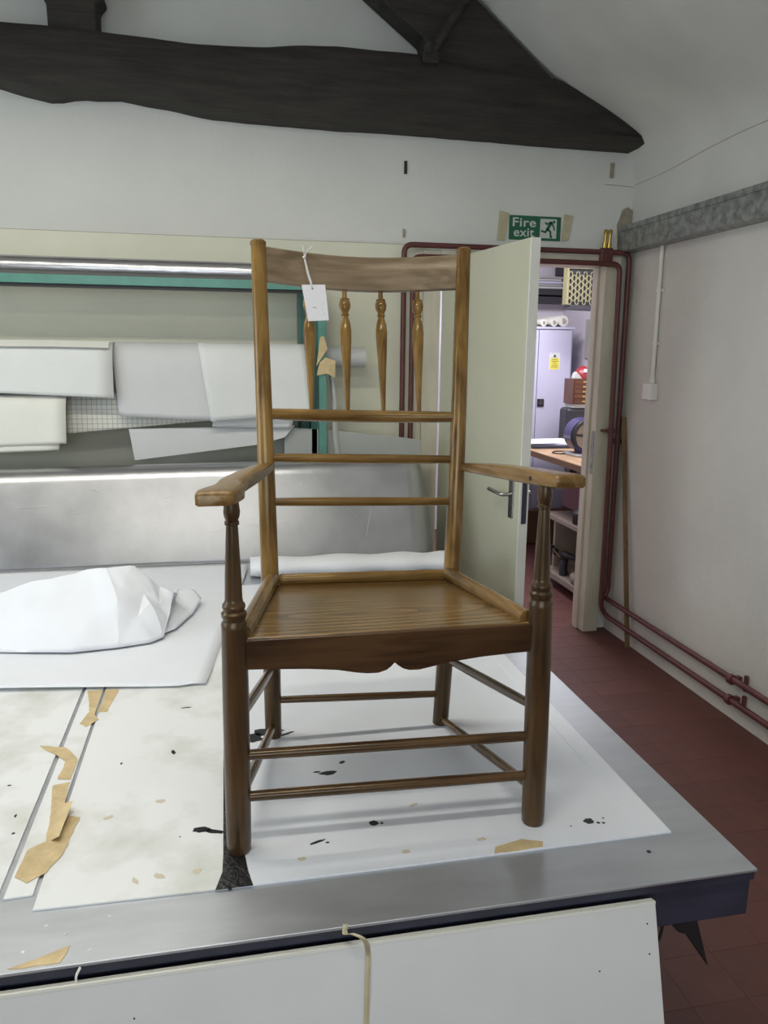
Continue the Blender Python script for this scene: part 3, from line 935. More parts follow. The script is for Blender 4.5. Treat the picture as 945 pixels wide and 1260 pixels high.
# big sheet of paper and the crumpled bundle on it
rows = []
NX, NY = 40, 40
cFL, cFR, cBR, cBL = Vector((-1.5, 2.23, 0)), Vector((-.062, 2.046, 0)), Vector((.096, 3.27, 0)), Vector((-1.5, 3.30, 0))
for j in range(NY + 1):
    r_ = []
    for i in range(NX + 1):
        u, v = i / NX, j / NY
        p = cFL.lerp(cFR, u).lerp(cBL.lerp(cBR, u), v)
        z = TB + .003 + .010 * max(0, .15 - v) / .15 * (.35 + .65 * abs(math.sin(u * 3.0 + .4))) + .012 * max(0, v - .82) / .18 + .002 * noise.noise(p * 3)
        if u > .97 and v < .03: p.y += .012
        r_.append((p.x, p.y, z))
    rows.append(r_)
tag(part('paper_sheet', MB().grid(rows), 'paper', smooth='all', solid=.0008), 'big flat sheet of white paper on the left of the table', 'paper')

bun = thing('paper_bundle', 'crumpled white paper bag lying on the big paper sheet', 'bag', (-.5, 2.6, TB + .008))
zB = TB + .010
from mathutils import geometry


def crumple(pts, nz, seed, cutn=4):
    """creased paper: control points (x, y, height) triangulated, refined and roughened"""
    import bmesh
    d = geometry.delaunay_2d_cdt([Vector((p[0], p[1])) for p in pts], [], [], 0, 1e-6)
    bm = bmesh.new()
    vv = []
    for k, co in enumerate(d[0]):
        src = d[3][k][0]
        vv.append(bm.verts.new((co.x, co.y, zB + pts[src][2])))
    for f in d[2]:
        bm.faces.new([vv[i] for i in f])
    bmesh.ops.subdivide_edges(bm, edges=bm.edges[:], cuts=cutn, use_grid_fill=True)
    bmesh.ops.triangulate(bm, faces=bm.faces[:])
    mb = MB()
    bm.verts.index_update()
    for v in bm.verts:
        h_ = v.co.z - zB
        k = min(1, h_ / .03)
        dz = nz * k * (abs(noise.noise(v.co * 9 + Vector((seed, 0, 0)))) * 1.6 - .5 + .45 * abs(noise.noise(v.co * 17 + Vector((0, seed, 0)))) + .35 * noise.noise(v.co * 30))
        mb.v.append(Vector((v.co.x + .4 * nz * k * noise.noise(v.co * 12), v.co.y, max(zB, v.co.z + dz))))
    mb.f = [tuple(v.index for v in f.verts) for f in bm.faces]
    bm.free()
    return mb


def creased(o):
    for p in o.data.polygons: p.use_smooth = True
    o.data.set_sharp_from_angle(angle=math.radians(22))
    return o


body = [(-.80, 2.45, 0), (-.70, 2.43, 0), (-.58, 2.375, 0), (-.46, 2.352, 0), (-.33, 2.368, 0), (-.235, 2.395, 0), (-.198, 2.43, .004), (-.192, 2.50, .035), (-.172, 2.61, .095), (-.165, 2.66, .075),
        (-.66, 2.62, .138), (-.52, 2.615, .168), (-.445, 2.62, .186), (-.385, 2.60, .192), (-.33, 2.575, .165), (-.255, 2.62, .150), (-.22, 2.625, .118), (-.30, 2.64, .185),
        (-.60, 2.47, .075), (-.49, 2.44, .072), (-.40, 2.45, .090), (-.335, 2.47, .125), (-.275, 2.455, .070), (-.24, 2.50, .098), (-.262, 2.545, .112), (-.215, 2.54, .080),
        (-.64, 2.80, 0), (-.45, 2.82, 0), (-.28, 2.80, 0), (-.18, 2.74, 0), (-.82, 2.56, .085), (-.93, 2.50, .05), (-1.0, 2.62, .06), (-.98, 2.75, 0), (-.84, 2.80, 0), (-.93, 2.45, 0), (-1.04, 2.6, 0)]
creased(part('bag_body', crumple(body, .010, 2.3, 5), 'paper', bun, solid=.0008))
flap = [(-.235, 2.43, .003), (-.165, 2.50, .004), (-.115, 2.64, .006), (-.088, 2.765, .022), (-.115, 2.80, .040), (-.17, 2.79, .05), (-.19, 2.66, .045), (-.15, 2.68, .018), (-.20, 2.55, .035), (-.225, 2.50, .028)]
creased(part('bag_mouth', crumple(flap, .007, 7.1), 'paper', bun, solid=.0008))
tuck = [(-.80, 2.50, .0), (-.72, 2.47, .012), (-.77, 2.56, .055), (-.84, 2.62, .075), (-.95, 2.55, .07), (-.90, 2.47, .03)]
creased(part('bag_tuck', crumple(tuck, .004, 4.4), 'paper', bun, solid=.0008))

# loose roll of white sheeting across the back of the table
rl = MB()
pts_ = []
path = [(.10, 3.13, T + .042), (.35, 3.12, T + .042), (.60, 3.11, T + .043), (.80, 3.10, T + .043), (.93, 3.09, T + .043), (.962, 3.088, T + .043)]
rl.tube(spline(path, 6), [.06 + .006 * math.sin(k * .9) for k in range(30)] + [.045], 20, squash=.62)
tag(part('sheeting_roll', rl, 'polyroll', smooth='all'), 'loose roll of white sheeting across the back of the table', 'roll')

# ------------------------------------------------------------------ metal sheet standing at the back of the table
prof = [(3.36, T + .001), (3.392, .76), (3.428, .85), (3.466, .94), (3.500, 1.02), (3.512, 1.045), (3.526, 1.064), (3.545, 1.078), (3.572, 1.085), (3.61, 1.085), (3.66, 1.078)]
pf = spline([(0, y, z) for y, z in prof], 5)
rows = []
for i in range(33):
    x = -2.0 + 2.93 * i / 32
    r_ = []
    for p in pf:
        e = (p.z - T) / .42
        xx = x if i < 32 else .935 - .03 * e + .01 * math.sin(e * 3)
        r_.append((xx, p.y + .012 * noise.noise((x * 1.4, 0, p.z)), p.z + (.012 * (x / 1.0)) * e))
    rows.append(r_)
als = tag(part('aluminium_sheet', MB().grid(rows), 'alusheet', smooth='all', solid=.0015), 'scuffed aluminium sheet standing at the back of the table', 'metal sheet')
def on_sheet(z):
    for a, b_ in zip(prof[:-1], prof[1:]):
        if a[1] <= z <= b_[1]:
            return a[0] + (b_[0] - a[0]) * (z - a[1]) / (b_[1] - a[1])
    return prof[0][0]


for (x0, z0, x1, z1, w) in [(.52, .93, .60, .84, .0022), (.66, .87, .63, .76, .0018), (.50, .955, .515, .93, .002), (-.86, .93, -.72, .935, .002), (-.62, .90, -.60, .905, .004), (-.25, .955, -.22, .958, .003),
                            (.26, 1.03, .262, 1.045, .003), (.34, .99, .35, 1.0, .004), (-.42, .99, -.40, 1.0, .003), (.10, .83, .26, .845, .0012), (-.10, .80, .02, .82, .0012), (.62, .93, .66, .95, .002), (-.55, 1.0, -.52, .985, .004)]:
    pts_ = [Vector((x0 + (x1 - x0) * k / 5, on_sheet(z0 + (z1 - z0) * k / 5) - .0105 + .012 * noise.noise(((x0 + (x1 - x0) * k / 5) * 1.4, 0, z0 + (z1 - z0) * k / 5)) + .0085, z0 + (z1 - z0) * k / 5 + .012 * x0 * (z0 - T) / .42)) for k in range(6)]
    part('scratch', MB().tube(pts_, w * .5, 5, squash=.5), 'paper2', als)
tag(part('grey_panel', MB().prism([(.30, 3.80, T - .45), (.98, 3.80, T - .45), (.985, 3.80, 1.155), (.90, 3.80, 1.168), (.52, 3.80, 1.212), (.30, 3.80, 1.225)], (0, .012, 0)), 'greyboard', bevel=.001),
    'grey board standing behind the aluminium sheet below the pipes', 'board')

# ------------------------------------------------------------------ rack on the end wall: shelf, teal uprights, rolls and papers
rk = thing('wall_rack', 'teal edged wall rack holding rolls and sheets of paper', 'rack', (-.6, 3.85, T))
part('shelf', MB().box(-2.2, 0.385, 3.70, 4.015, 1.868, 1.888), 'greyboard', rk)
part('shelf_edge', MB().box(-2.2, 0.39, 3.688, 3.70, 1.862, 1.900), 'teal', rk, bevel=.002)
part('under_shelf_shade', MB().box(-2.2, 0.385, 3.70, 3.712, 1.848, 1.868), 'dark', rk)  # dark strip painting the shade along the underside of the shelf
part('upright', MB().box(.388, .431, 3.86, 4.01, .02, 1.868), 'tealdark', rk, bevel=.002)
part('upright', MB().box(.432, .462, 3.80, 4.01, .02, 1.90), 'tealdark', rk, bevel=.002)
part('upright', MB().box(.464, .500, 3.745, 3.80, .02, 1.92), 'teal', rk, bevel=.002)
part('lower_shelf', MB().box(-2.2, .42, 3.84, 4.015, 1.490, 1.5105), 'greyboard', rk)
part('tape_wrap', MB().prism([(.452, 3.738, 1.52), (.470, 3.738, 1.655), (.487, 3.738, 1.66), (.505, 3.738, 1.60), (.478, 3.738, 1.56)], (0, .006, 0)), 'tape', rk)
part('tape_wrap', MB().prism([(.452, 3.736, 1.475), (.466, 3.736, 1.535), (.495, 3.736, 1.56), (.542, 3.736, 1.545), (.540, 3.736, 1.465), (.50, 3.736, 1.485)], (0, .006, 0)), 'tape', rk)
tag(part('foil_roll', MB().tube(fill_in([(-2.1, 3.78, 1.938), (.375, 3.78, 1.938)], 30), .046, 24), 'foil', smooth=True), 'long roll of shiny silver film on the top shelf', 'roll')
tag(part('paper_roll', MB().tube([(-2.0, 3.90, 1.562), (.712, 3.90, 1.562)], .050, 24), 'paper2', smooth=True), 'long thick roll of white paper on the lower rack shelf', 'roll')
pcd = MB()
rows = []
for k in range(12):
    t = k / 11
    z = 1.54 - .50 * t
    x = .508 + .05 * t + .008 * math.sin(t * 6)
    rows.append([(x, 3.80 + .01 * math.sin(t * 7), z), (x + .010, 3.796, z), (x + .020 + .012 * t, 3.80, z)])
tag(part('paper_curl', MB().grid(rows), 'paper2', smooth='all', solid=.001), 'narrow curled strip of paper hanging beside the teal upright', 'paper')


def drape(name, x0t, x1t, x0b, x1b, zt, zb0, zb1, y, m_, label, wave=.003, top=True, seed=0, back=True):
    """sheet hung over the roll: back flap, over the top, and down in front"""
    rows = []
    n = 16
    for i in range(n + 1):
        u = i / n
        r_ = []
        if back:
            for (yy, zz) in ((3.93, zt + .0025), (3.88, zt + .004), (3.83, zt + .004)):
                r_.append((x0t + (x1t - x0t) * u, yy, zz))
        for j in range(15):
            v = j / 14
            zb = zb0 + (zb1 - zb0) * u
            z = zt - (zt - zb) * v
            xa, xb = x0t + (x0b - x0t) * v, x1t + (x1b - x1t) * v
            x = xa + (xb - xa) * u
            yy = y + .045 * math.exp(-v * 9) + wave * noise.noise((x * 4 + seed, z * 3, seed)) * (0.4 + v) - .012 * v
            r_.append((x, yy, z))
        rows.append(r_)
    o = part(name, MB().grid(rows), m_, smooth='all', solid=.0007)
    return tag(o, label, 'paper')


drape('hanging_paper', -.095, .40, -.045, .435, 1.618, 1.262, 1.300, 3.733, 'paper3', 'long white sheet draped over the roll behind the left chair post', seed=1)
drape('hanging_paper', -.02, .41, -.04, .33, 1.50, 1.235, 1.225, 3.773, 'paper3', 'white sheet edge showing just below the long draped sheet', seed=9, back=False)
drape('hanging_paper', -.475, .02, -.452, .03, 1.6165, 1.372 - .085, 1.262, 3.752, 'paper2', 'grey translucent tracing sheet in the middle of the rack', seed=2)
drape('hanging_paper', -1.7, -.465, -1.7, -.468, 1.615, 1.43, 1.372, 3.715, 'paper3', 'wide white sheet draped at the upper left of the rack', seed=3)
drape('hanging_paper', -1.7, -.66, -1.7, -.662, 1.60, 1.41, 1.375, 3.700, 'paper3', 'narrow top fold of paper at the upper left of the rack', seed=11) if False else None
part('top_fold', MB().grid([[(-1.7 + 1.22 * i / 10, 3.748 - .035 * j / 3, 1.622 - .028 * j / 3 + .002 * math.sin(i)) for j in range(4)] for i in range(11)]), 'papercream',
     bpy.data.objects['hanging_paper.003'], solid=.001)
drape('hanging_paper', -1.6, -.672, -1.6, -.680, 1.392, 1.14, 1.172, 3.700, 'papercream', 'cream paper pad sticking out at the lower left of the rack', wave=.003, seed=4, back=False)
drape('hanging_paper', -1.6, -.69, -1.6, -.715, 1.30, 1.118, 1.142, 3.706, 'papercream', 'second cream sheet peeping out beneath the cream pad', wave=.003, seed=5, back=False)
drape('squared_paper', -.70, -.04, -.70, -.02, 1.40, 1.205, 1.265, 3.795, 'grid', 'squared drafting paper behind the tracing sheet', wave=.006, seed=6, back=False)
gp = MB().prism([(-.420, 3.785, 1.225), (.35, 3.785, 1.235), (.30, 3.775, 1.180), (.178, 3.77, 1.147), (-.398, 3.76, 1.082)], (0, .0008, 0))
tag(part('loose_sheet', gp, 'paper2'), 'slanting grey sheet hanging lowest on the rack', 'paper')
tag(part('brown_card', MB().prism([(-.12, 3.772, 1.268), (.04, 3.772, 1.262), (.04, 3.772, 1.278), (-.12, 3.772, 1.285)], (0, .003, 0)), 'tape'), 'thin brown card edge between the hanging sheets', 'card')

# ------------------------------------------------------------------ the chair
ch = thing('armchair', 'old brown wooden spindle back armchair standing on the table', 'chair', (.29, 1.52, TB))
FL0, FL1 = Vector((.009, 1.308, TB + .0005)), Vector((.013, 1.302, 1.341))
FR0, FR1 = Vector((.577, 1.290, TB)), Vector((.570, 1.298, 1.355))
legp = [(0, .0195), (.006, .0215), (.03, .0225), (.20, .0232), (.45, .0232), (.655, .0222), (.668, .0225), (.675, .0195), (.682, .0195), (.688, .0220), (.697, .0220), (.702, .0185), (.707, .0185), (.712, .0200), (.720, .0195), (.726, .0160),
        (.735, .0152), (.80, .0140), (.92, .0103), (.930, .0098), (.932, .0122), (.941, .0122), (.943, .0105), (.953, .0130), (.966, .0142), (.985, .0125), (1, .0120)]
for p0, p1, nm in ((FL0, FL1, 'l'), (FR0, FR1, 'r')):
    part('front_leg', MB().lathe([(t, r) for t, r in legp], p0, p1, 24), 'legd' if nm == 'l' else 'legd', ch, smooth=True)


def backpost(foot, seat, top):
    mid = seat.lerp(top, .45) + Vector((0, -.008, 0))
    path = spline([foot, foot.lerp(seat, .5) + Vector((0, .002, 0)), seat, mid, top], 8)
    n_ = len(path)
    rs = [.0195 + .0012 * math.sin(math.pi * k / n_) - .0035 * max(0, k / n_ - .45) / .55 for k in range(n_)]
    return path, rs


BL = [Vector((.1005, 1.738, TB)), Vector((.0990, 1.732, 1.06)), Vector((.092, 1.815, 1.815))]
BR = [Vector((.513, 1.730, TB)), Vector((.5315, 1.730, 1.06)), Vector((.563, 1.812, 1.815))]
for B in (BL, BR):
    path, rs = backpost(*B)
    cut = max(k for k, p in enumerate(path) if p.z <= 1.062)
    part('rear_leg', MB().tube(path[:cut + 1], rs[:cut + 1], 22), 'legd', ch, smooth=True)  # post below the seat: darker wood with the shade there in its colour
    o = part('back_post', MB().tube(path[cut:], rs[cut:], 22), 'post', ch, smooth=True)
    t = path[-1]
    part('post_cap', MB().lathe([(0, .0172), (.3, .0176), (.6, .0176), (.85, .0140), (1, .006)], t - Vector((0, .0004, .004)), t + Vector((0, .0014, .0085)), 20), 'post', o, smooth=True)


def at_post(B, z):
    path, rs = backpost(*B)
    for a, b_ in zip(path[:-1], path[1:]):
        if a.z <= z <= b_.z:
            return a.lerp(b_, (z - a.z) / (b_.z - a.z))
    return path[-1]


def rung(name, a, b_, r, m_, bow=0.0, swell=.25, par=None):
    n_ = 14
    path, rs = [], []
    for k in range(n_ + 1):
        t = k / n_
        p = a.lerp(b_, t) + Vector((0, bow * math.sin(math.pi * t), -.15 * bow * math.sin(math.pi * t)))
        path.append(p)
        rs.append(r * (1 - swell + swell * math.sin(math.pi * min(1, max(0, .08 + .84 * t))) ** .6))
    return part(name, MB().tube(path, rs, 16), m_, par or ch, smooth=True)


RZ = [(1.446, 1.436, .0145, .028), (1.348, 1.337, .0112, .012), (1.249, 1.238, .0108, .006)]
for (zl, zr, r, bow) in RZ:
    rung('back_rung', at_post(BL, zl), at_post(BR, zr), r, 'rung', bow, .3)
# curved top rail
rows = []
n_ = 28
tl, tr = at_post(BL, 1.775), at_post(BR, 1.772)
for k in range(n_ + 1):
    t = k / n_
    s_ = math.sin(math.pi * t)
    x = tl.x + (tr.x - tl.x) * t
    y = tl.y + (tr.y - tl.y) * t + .042 * s_
    zt_ = 1.811 - .011 * s_ - .003 * t
    zb_ = 1.7335 - .010 * s_ ** 1.3 - .006 * t
    y1 = y - .004
    r_ = [(x, y1 + .004, zb_), (x, y1 - .006, zb_ + .004), (x, y1 - .0055 + .004, (zt_ + zb_) / 2), (x, y1 - .003 + .006, zt_ - .004), (x, y1 + .007, zt_), (x, y1 + .015, zt_ - .002), (x, y1 + .013, (zt_ + zb_) / 2), (x, y1 + .010, zb_), (x, y1 + .004, zb_)]
    rows.append(r_)
mb_ = MB().grid(rows)
part('top_rail', mb_, 'rail', ch, smooth=True)
# four turned spindles
spn = [(0, .0052), (.08, .0058), (.25, .0080), (.45, .0112), (.58, .0132), (.64, .0136), (.70, .0120), (.745, .0082), (.765, .0068), (.770, .0090), (.785, .0090), (.790, .0072), (.80, .0085), (.825, .0122), (.855, .0134), (.882, .0122), (.897, .0100), (.900, .0112), (.906, .0105), (.908, .0056), (.93, .0054), (1, .0046)]
r1l, r1r = at_post(BL, RZ[0][0]), at_post(BR, RZ[0][1])
for k, (tx, bx) in enumerate(((.2045, .2035), (.2895, .2885), (.3745, .3725), (.4600, .4555))):
    tt = (tx - tl.x) / (tr.x - tl.x)
    tb_ = (bx - r1l.x) / (r1r.x - r1l.x)
    top = Vector((tx, tl.y + (tr.y - tl.y) * tt + .042 * math.sin(math.pi * tt) + .002, 1.730))
    bot = r1l.lerp(r1r, tb_) + Vector((0, .028 * math.sin(math.pi * tb_), .008))
    part('spindle', MB().lathe(spn, bot, top, 18), 'post', ch, smooth=True)
# seat board with its side and back strips
sz_f, sz_b = 1.094, 1.062
fy = 1.296
seat_pts = [(.024, fy + .004, sz_f), (.556, fy - .002, sz_f - .001), (.5575, 1.325, sz_f - .004), (.513, 1.722, sz_b - .008), (.118, 1.722, sz_b), (.027, 1.325, sz_f - .003)]
part('seat', MB().prism([(x, y, z - .018) for x, y, z in seat_pts], (0, 0, .018)), 'seat', ch, bevel=.003)
part('seat_strip', MB().tube(fill_in([(.026, 1.318, sz_f + .002), (.104, 1.722, sz_b + .013)], 4), .0165, 14, squash=.95), 'side', ch, smooth=True)
part('seat_strip', MB().tube(fill_in([(.554, 1.310, sz_f + .001), (.520, 1.722, sz_b + .006)], 4), .0165, 14, squash=.95), 'side', ch, smooth=True)
part('seat_strip', MB().tube(fill_in([(.118, 1.722, sz_b + .010), (.130, 1.722, sz_b + .010), (.505, 1.722, sz_b + .003), (.515, 1.722, sz_b + .002)], 3), [.010, .0125, .0135, .0135, .0135, .0135, .0135, .0135, .012, .010], 12), 'rung', ch, smooth=True)
# shaped apron
low = [(.026, 1.038), (.07, 1.036), (.14, 1.0315), (.19, 1.026), (.225, 1.0185), (.245, 1.0155), (.265, 1.0155), (.280, 1.020), (.288, 1.026), (.2945, 1.033), (.301, 1.027), (.310, 1.0205), (.322, 1.0165), (.340, 1.016), (.360, 1.0195), (.40, 1.027), (.46, 1.033), (.52, 1.036), (.556, 1.037)]
ap = [(x, fy - .002 - .006 * (x / .55), z) for x, z in low] + [(.556, fy - .008, sz_f - .0035), (.024, fy - .002, sz_f - .0025)]
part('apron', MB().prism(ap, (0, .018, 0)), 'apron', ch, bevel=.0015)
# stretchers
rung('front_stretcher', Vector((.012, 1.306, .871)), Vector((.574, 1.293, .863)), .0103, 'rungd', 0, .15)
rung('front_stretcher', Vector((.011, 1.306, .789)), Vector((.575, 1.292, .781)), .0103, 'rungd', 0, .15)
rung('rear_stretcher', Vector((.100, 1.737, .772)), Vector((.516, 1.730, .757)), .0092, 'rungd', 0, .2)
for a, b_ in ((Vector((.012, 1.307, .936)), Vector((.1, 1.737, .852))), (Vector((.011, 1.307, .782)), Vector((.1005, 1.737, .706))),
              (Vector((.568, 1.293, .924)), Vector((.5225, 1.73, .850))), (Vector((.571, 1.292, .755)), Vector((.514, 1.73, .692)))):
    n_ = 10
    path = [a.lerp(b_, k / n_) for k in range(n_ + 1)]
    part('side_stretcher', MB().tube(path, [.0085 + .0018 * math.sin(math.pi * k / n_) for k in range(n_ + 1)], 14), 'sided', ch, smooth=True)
# arms: flat shaped boards flaring outwards at the front
L_OUT = [(.086, 1.735), (.066, 1.66), (.042, 1.56), (.014, 1.46), (-.006, 1.39), (-.012, 1.345), (-.020, 1.315), (-.036, 1.285), (-.043, 1.262), (-.044, 1.240), (-.041, 1.236)]
L_IN = [(.112, 1.735), (.085, 1.60), (.062, 1.50), (.040, 1.405), (.032, 1.368), (.033, 1.350), (.036, 1.325), (.034, 1.300), (.027, 1.272), (.018, 1.242), (.014, 1.236)]
R_OUT = [(.576, 1.735), (.582, 1.66), (.588, 1.56), (.594, 1.46), (.602, 1.39), (.607, 1.345), (.612, 1.315), (.617, 1.285), (.620, 1.262), (.619, 1.240), (.616, 1.236)]
R_IN = [(.546, 1.735), (.547, 1.66), (.549, 1.56), (.552, 1.46), (.554, 1.39), (.556, 1.345), (.557, 1.315), (.559, 1.285), (.561, 1.262), (.563, 1.240), (.565, 1.236)]


def arm(out_, in_, zb_, zf_, tb0, tf0):
    o_, i_ = spline([(x, y, 0) for x, y in out_], 3), spline([(x, y, 0) for x, y in in_], 3)
    rows = []
    mb2 = MB()
    nst = len(o_)
    for st, (a, b_) in enumerate(zip(o_, i_)):
        y = (a.y + b_.y) / 2
        t = (1.735 - y) / .5
        e = max(0, (st - (nst - 6)) / 5)          # rounded nose at the front
        zt_ = zb_ + (zf_ - zb_) * t + .006 * math.sin(math.pi * t) - .007 * e * e
        zl_ = zb_ - tb0 + (zf_ - tf0 - zb_ + tb0) * t + .002 * e
        rr = .005
        d = (b_ - a).normalized()
        Z = lambda z: Vector((0, 0, z))
        q = [a + Z(zl_ + .003), a + Z(zt_ - rr), a + d * rr * .5 + Z(zt_ - .0015), a + d * rr * 1.6 + Z(zt_), a.lerp(b_, .5) + Z(zt_ + .0005),
             b_ - d * rr * 1.6 + Z(zt_), b_ - d * rr * .5 + Z(zt_ - .0015), b_ + Z(zt_ - rr), b_ + Z(zl_ + .003), b_ - d * rr + Z(zl_), a + d * rr + Z(zl_)]
        rows.append(q + [q[0]])
    mb2.grid(rows)
    k = len(rows[0])
    mb2.f.append(tuple(range(k - 1)))
    mb2.f.append(tuple((len(rows) - 1) * k + i for i in range(k - 1)))
    return part('arm', mb2, 'side', ch, smooth=True)


arm(L_OUT, L_IN, 1.339, 1.364, .018, .0245)
ar = arm(R_OUT, R_IN, 1.331, 1.378, .019, .0245)
part('arm_peg', MB().tube([(.558, 1.335, 1.358), (.5545, 1.335, 1.358)], .004, 8), 'dark', ar)

# paper tag tied to the top rail
tgp = thing('label_tag', 'white paper label tied with string to the chair top rail', 'tag', (.205, 1.80, 1.67))
cc = [Vector((.1845, 1.793, 1.7285)), Vector((.2375, 1.797, 1.7305)), Vector((.2445, 1.785, 1.6525)), Vector((.1970, 1.781, 1.6495))]
part('card', MB().prism(cc, (0, .0007, 0)), 'tag', tgp)
for k in range(6):
    a = cc[1].lerp(cc[2], .55 + .07 * k) + Vector((-.010 - .003 * (k % 2), -.0006, 0))
    part('pen_mark', MB().box(a.x - .002, a.x + .002, a.y - .0001, a.y + .0004, a.z - .0010, a.z + .0010, rot=Matrix.Rotation(.5 * k, 3, 'Y')), 'greyboard', tgp)
part('pen_mark', MB().box(.209, .216, 1.7855, 1.7861, 1.679, 1.6805), 'greyboard', tgp)
hole = Vector((.2085, 1.7925, 1.7215))
part('hole', MB().disc(hole, .0022, (0, 1, 0), -.0005, 10), 'dark', tgp)
knot = Vector((.193, 1.8085, 1.789))
part('string', MB().tube(spline([hole, hole + Vector((-.002, .001, .012)), hole.lerp(knot, .5), knot], 5), .0016, 6), 'string', tgp, smooth=True)
part('string', MB().tube(spline([hole, hole + Vector((-.004, .001, .012)), hole.lerp(knot, .5) + Vector((-.0025, 0, 0)), knot], 5), .0016, 6), 'string', tgp, smooth=True)
part('string', MB().tube(spline([knot, knot + Vector((-.001, -.001, .012)), knot + Vector((-.003, .004, .025))], 5), .0016, 6), 'string', tgp, smooth=True)
part('string', MB().tube(spline([knot, knot + Vector((.006, -.001, .012)), knot + Vector((.018, .003, .023))], 5), .0016, 6), 'string', tgp, smooth=True)
part('knot', MB().tube([knot + Vector((-.003, -.001, -.002)), knot + Vector((.003, -.001, .002))], .003, 8), 'string', tgp, smooth=True)

# ------------------------------------------------------------------ next room through the doorway
tag(part('wall_far', MB().box(0.4, 3.2, 6.75, 6.9, 0, 2.7), 'room2', origin=(1.8, 6.75, 0)), 'lilac white far wall of the next room', 'wall', kind='structure')
tag(part('wall_side', MB().box(3.05, 3.2, 4.13, 6.75, 0, 2.7), 'room2', origin=(3.05, 5.5, 0)), 'lilac white side wall of the next room', 'wall', kind='structure')
tag(part('wall_near', MB().box(0.4, 0.55, 4.13, 6.75, 0, 2.7), 'room2', origin=(0.5, 5.5, 0)), 'lilac white wall hidden behind the open door', 'wall', kind='structure')
tag(part('ceiling_far', MB().box(0.4, 3.2, 4.13, 6.9, 2.62, 2.72), 'room2', origin=(1.8, 5.5, 2.62)), 'flat white ceiling of the next room', 'ceiling', kind='structure')
lk = thing('metal_locker', 'pale grey two door metal locker in the next room', 'locker', (2.45, 6.4, 0))
part('body', MB().box(2.01, 2.91, 6.22, 6.66, 0.02, 1.815), 'locker', lk, bevel=.003)
part('top_rim', MB().box(2.005, 2.915, 6.195, 6.66, 1.795, 1.815), 'locker', lk, bevel=.002)
part('door', MB().box(2.02, 2.598, 6.200, 6.22, 0.06, 1.788), 'locker', lk, bevel=.003)
d2 = part('door', MB().box(2.604, 2.892, 6.200, 6.22, 0.06, 1.788), 'locker', lk, bevel=.003)
hh = part('handle', MB().box(2.608, 2.668, 6.190, 6.20, 1.158, 1.222), 'blackp', d2, bevel=.003)
part('latch', MB().disc((2.638, 6.190, 1.188), .018, (0, -1, 0), .008, 14).box(2.634, 2.646, 6.180, 6.19, 1.19, 1.215), 'steel', d2)
st = part('warning_label', MB().box(2.700, 2.795, 6.1985, 6.200, 1.462, 1.603), 'white', d2)
part('label_field', MB().box(2.708, 2.787, 6.1975, 6.1985, 1.468, 1.560), 'yellow', d2)
part('label_symbol', MB().prism([(2.733, 6.1975, 1.567), (2.762, 6.1975, 1.567), (2.7475, 6.1975, 1.594)], (0, .001, 0)), 'dark', d2)
for k, w in enumerate((.05, .06, .03, .05, .06)):
    part('label_line', MB().box(2.7475 - w / 2, 2.7475 + w / 2, 6.1968, 6.1975, 1.548 - k * .016, 1.553 - k * .016), 'mesh', d2)
for k, (x, r, lab) in enumerate(((2.650, .030, 'small cream paper roll beside the bottle on the locker'), (2.742, .034, 'middle cream paper roll on the locker'), (2.825, .046, 'thickest cream paper roll at the right on the locker'))):
    rr = thing('paper_roll', lab, 'roll', (x, 6.4, 1.815), 'paper rolls on the locker')
    nn_ = 18
    o_ = MB().tube([(x, 6.235, 1.816 + r), (x - .06, 6.60, 1.816 + r)], r, nn_)
    part('roll', o_, 'papercream', rr, smooth=True)
    part('core_hole', MB().disc((x + .0003, 6.2345, 1.816 + r), r * .5, (0, -1, 0), .0012, 14), 'plaster', rr)
bo = thing('plastic_bottle', 'white plastic bottle with brown label on the locker', 'bottle', (2.555, 6.3, 1.815))
part('bottle_body', MB().lathe([(0, .040), (.04, .045), (.6, .045), (.72, .035), (.80, .018), (.86, .018), (.87, .022), (1, .022)], (2.555, 6.30, 1.816), (2.555, 6.30, 2.005), 16), 'plastic', bo, smooth=True)
part('bottle_label', MB().tube([(2.555, 6.30, 1.835), (2.555, 6.30, 1.92)], .0457, 16), 'brown', bo, smooth=True)
ws = thing('wall_shelf', 'dark double rail shelf on the far wall above the locker', 'shelf', (2.6, 6.65, 2.02))
part('rail', MB().box(2.0, 3.02, 6.58, 6.75, 2.030, 2.085), 'blackp', ws, bevel=.003)
part('rail', MB().box(2.0, 3.02, 6.57, 6.75, 2.096, 2.150), 'blackp', ws, bevel=.003)
part('end_bracket', MB().box(2.02, 2.04, 6.56, 6.75, 2.02, 2.16), 'blackp', ws)
for k in range(5):
    z0 = 2.150 + k * .022
    tag(part('metal_strip', MB().box(2.1 + .03 * (k % 3), 3.0 - .05 * (k % 2), 6.58 + .006 * k, 6.72, z0, z0 + .019), ('greyboard', 'steel', 'locker', 'greyboard', 'steel')[k], bevel=.002),
        ('lowest', 'second', 'third', 'fourth', 'topmost')[k] + ' strip in the pile of grey lengths on the dark rail shelf', 'strip', 'grey strips on the shelf')
tag(part('speaker_box', MB().box(2.93, 3.045, 6.58, 6.70, 2.262, 2.40), 'blackp', bevel=.006), 'small black box on top of the grey strips', 'box')
# perforated metal cage on the side wall
pcg = thing('perforated_cage', 'yellowed perforated metal box fixed high on the side wall', 'metal box', (2.8, 5.7, 1.93))
cx0, cx1, cz0, cz1, cyy = 2.606, 3.05, 1.962, 2.205, 5.70
cg = MB()
nxh, nzh = 15, 5
pw, ph = (cx1 - cx0) / nxh, (cz1 - cz0) / nzh
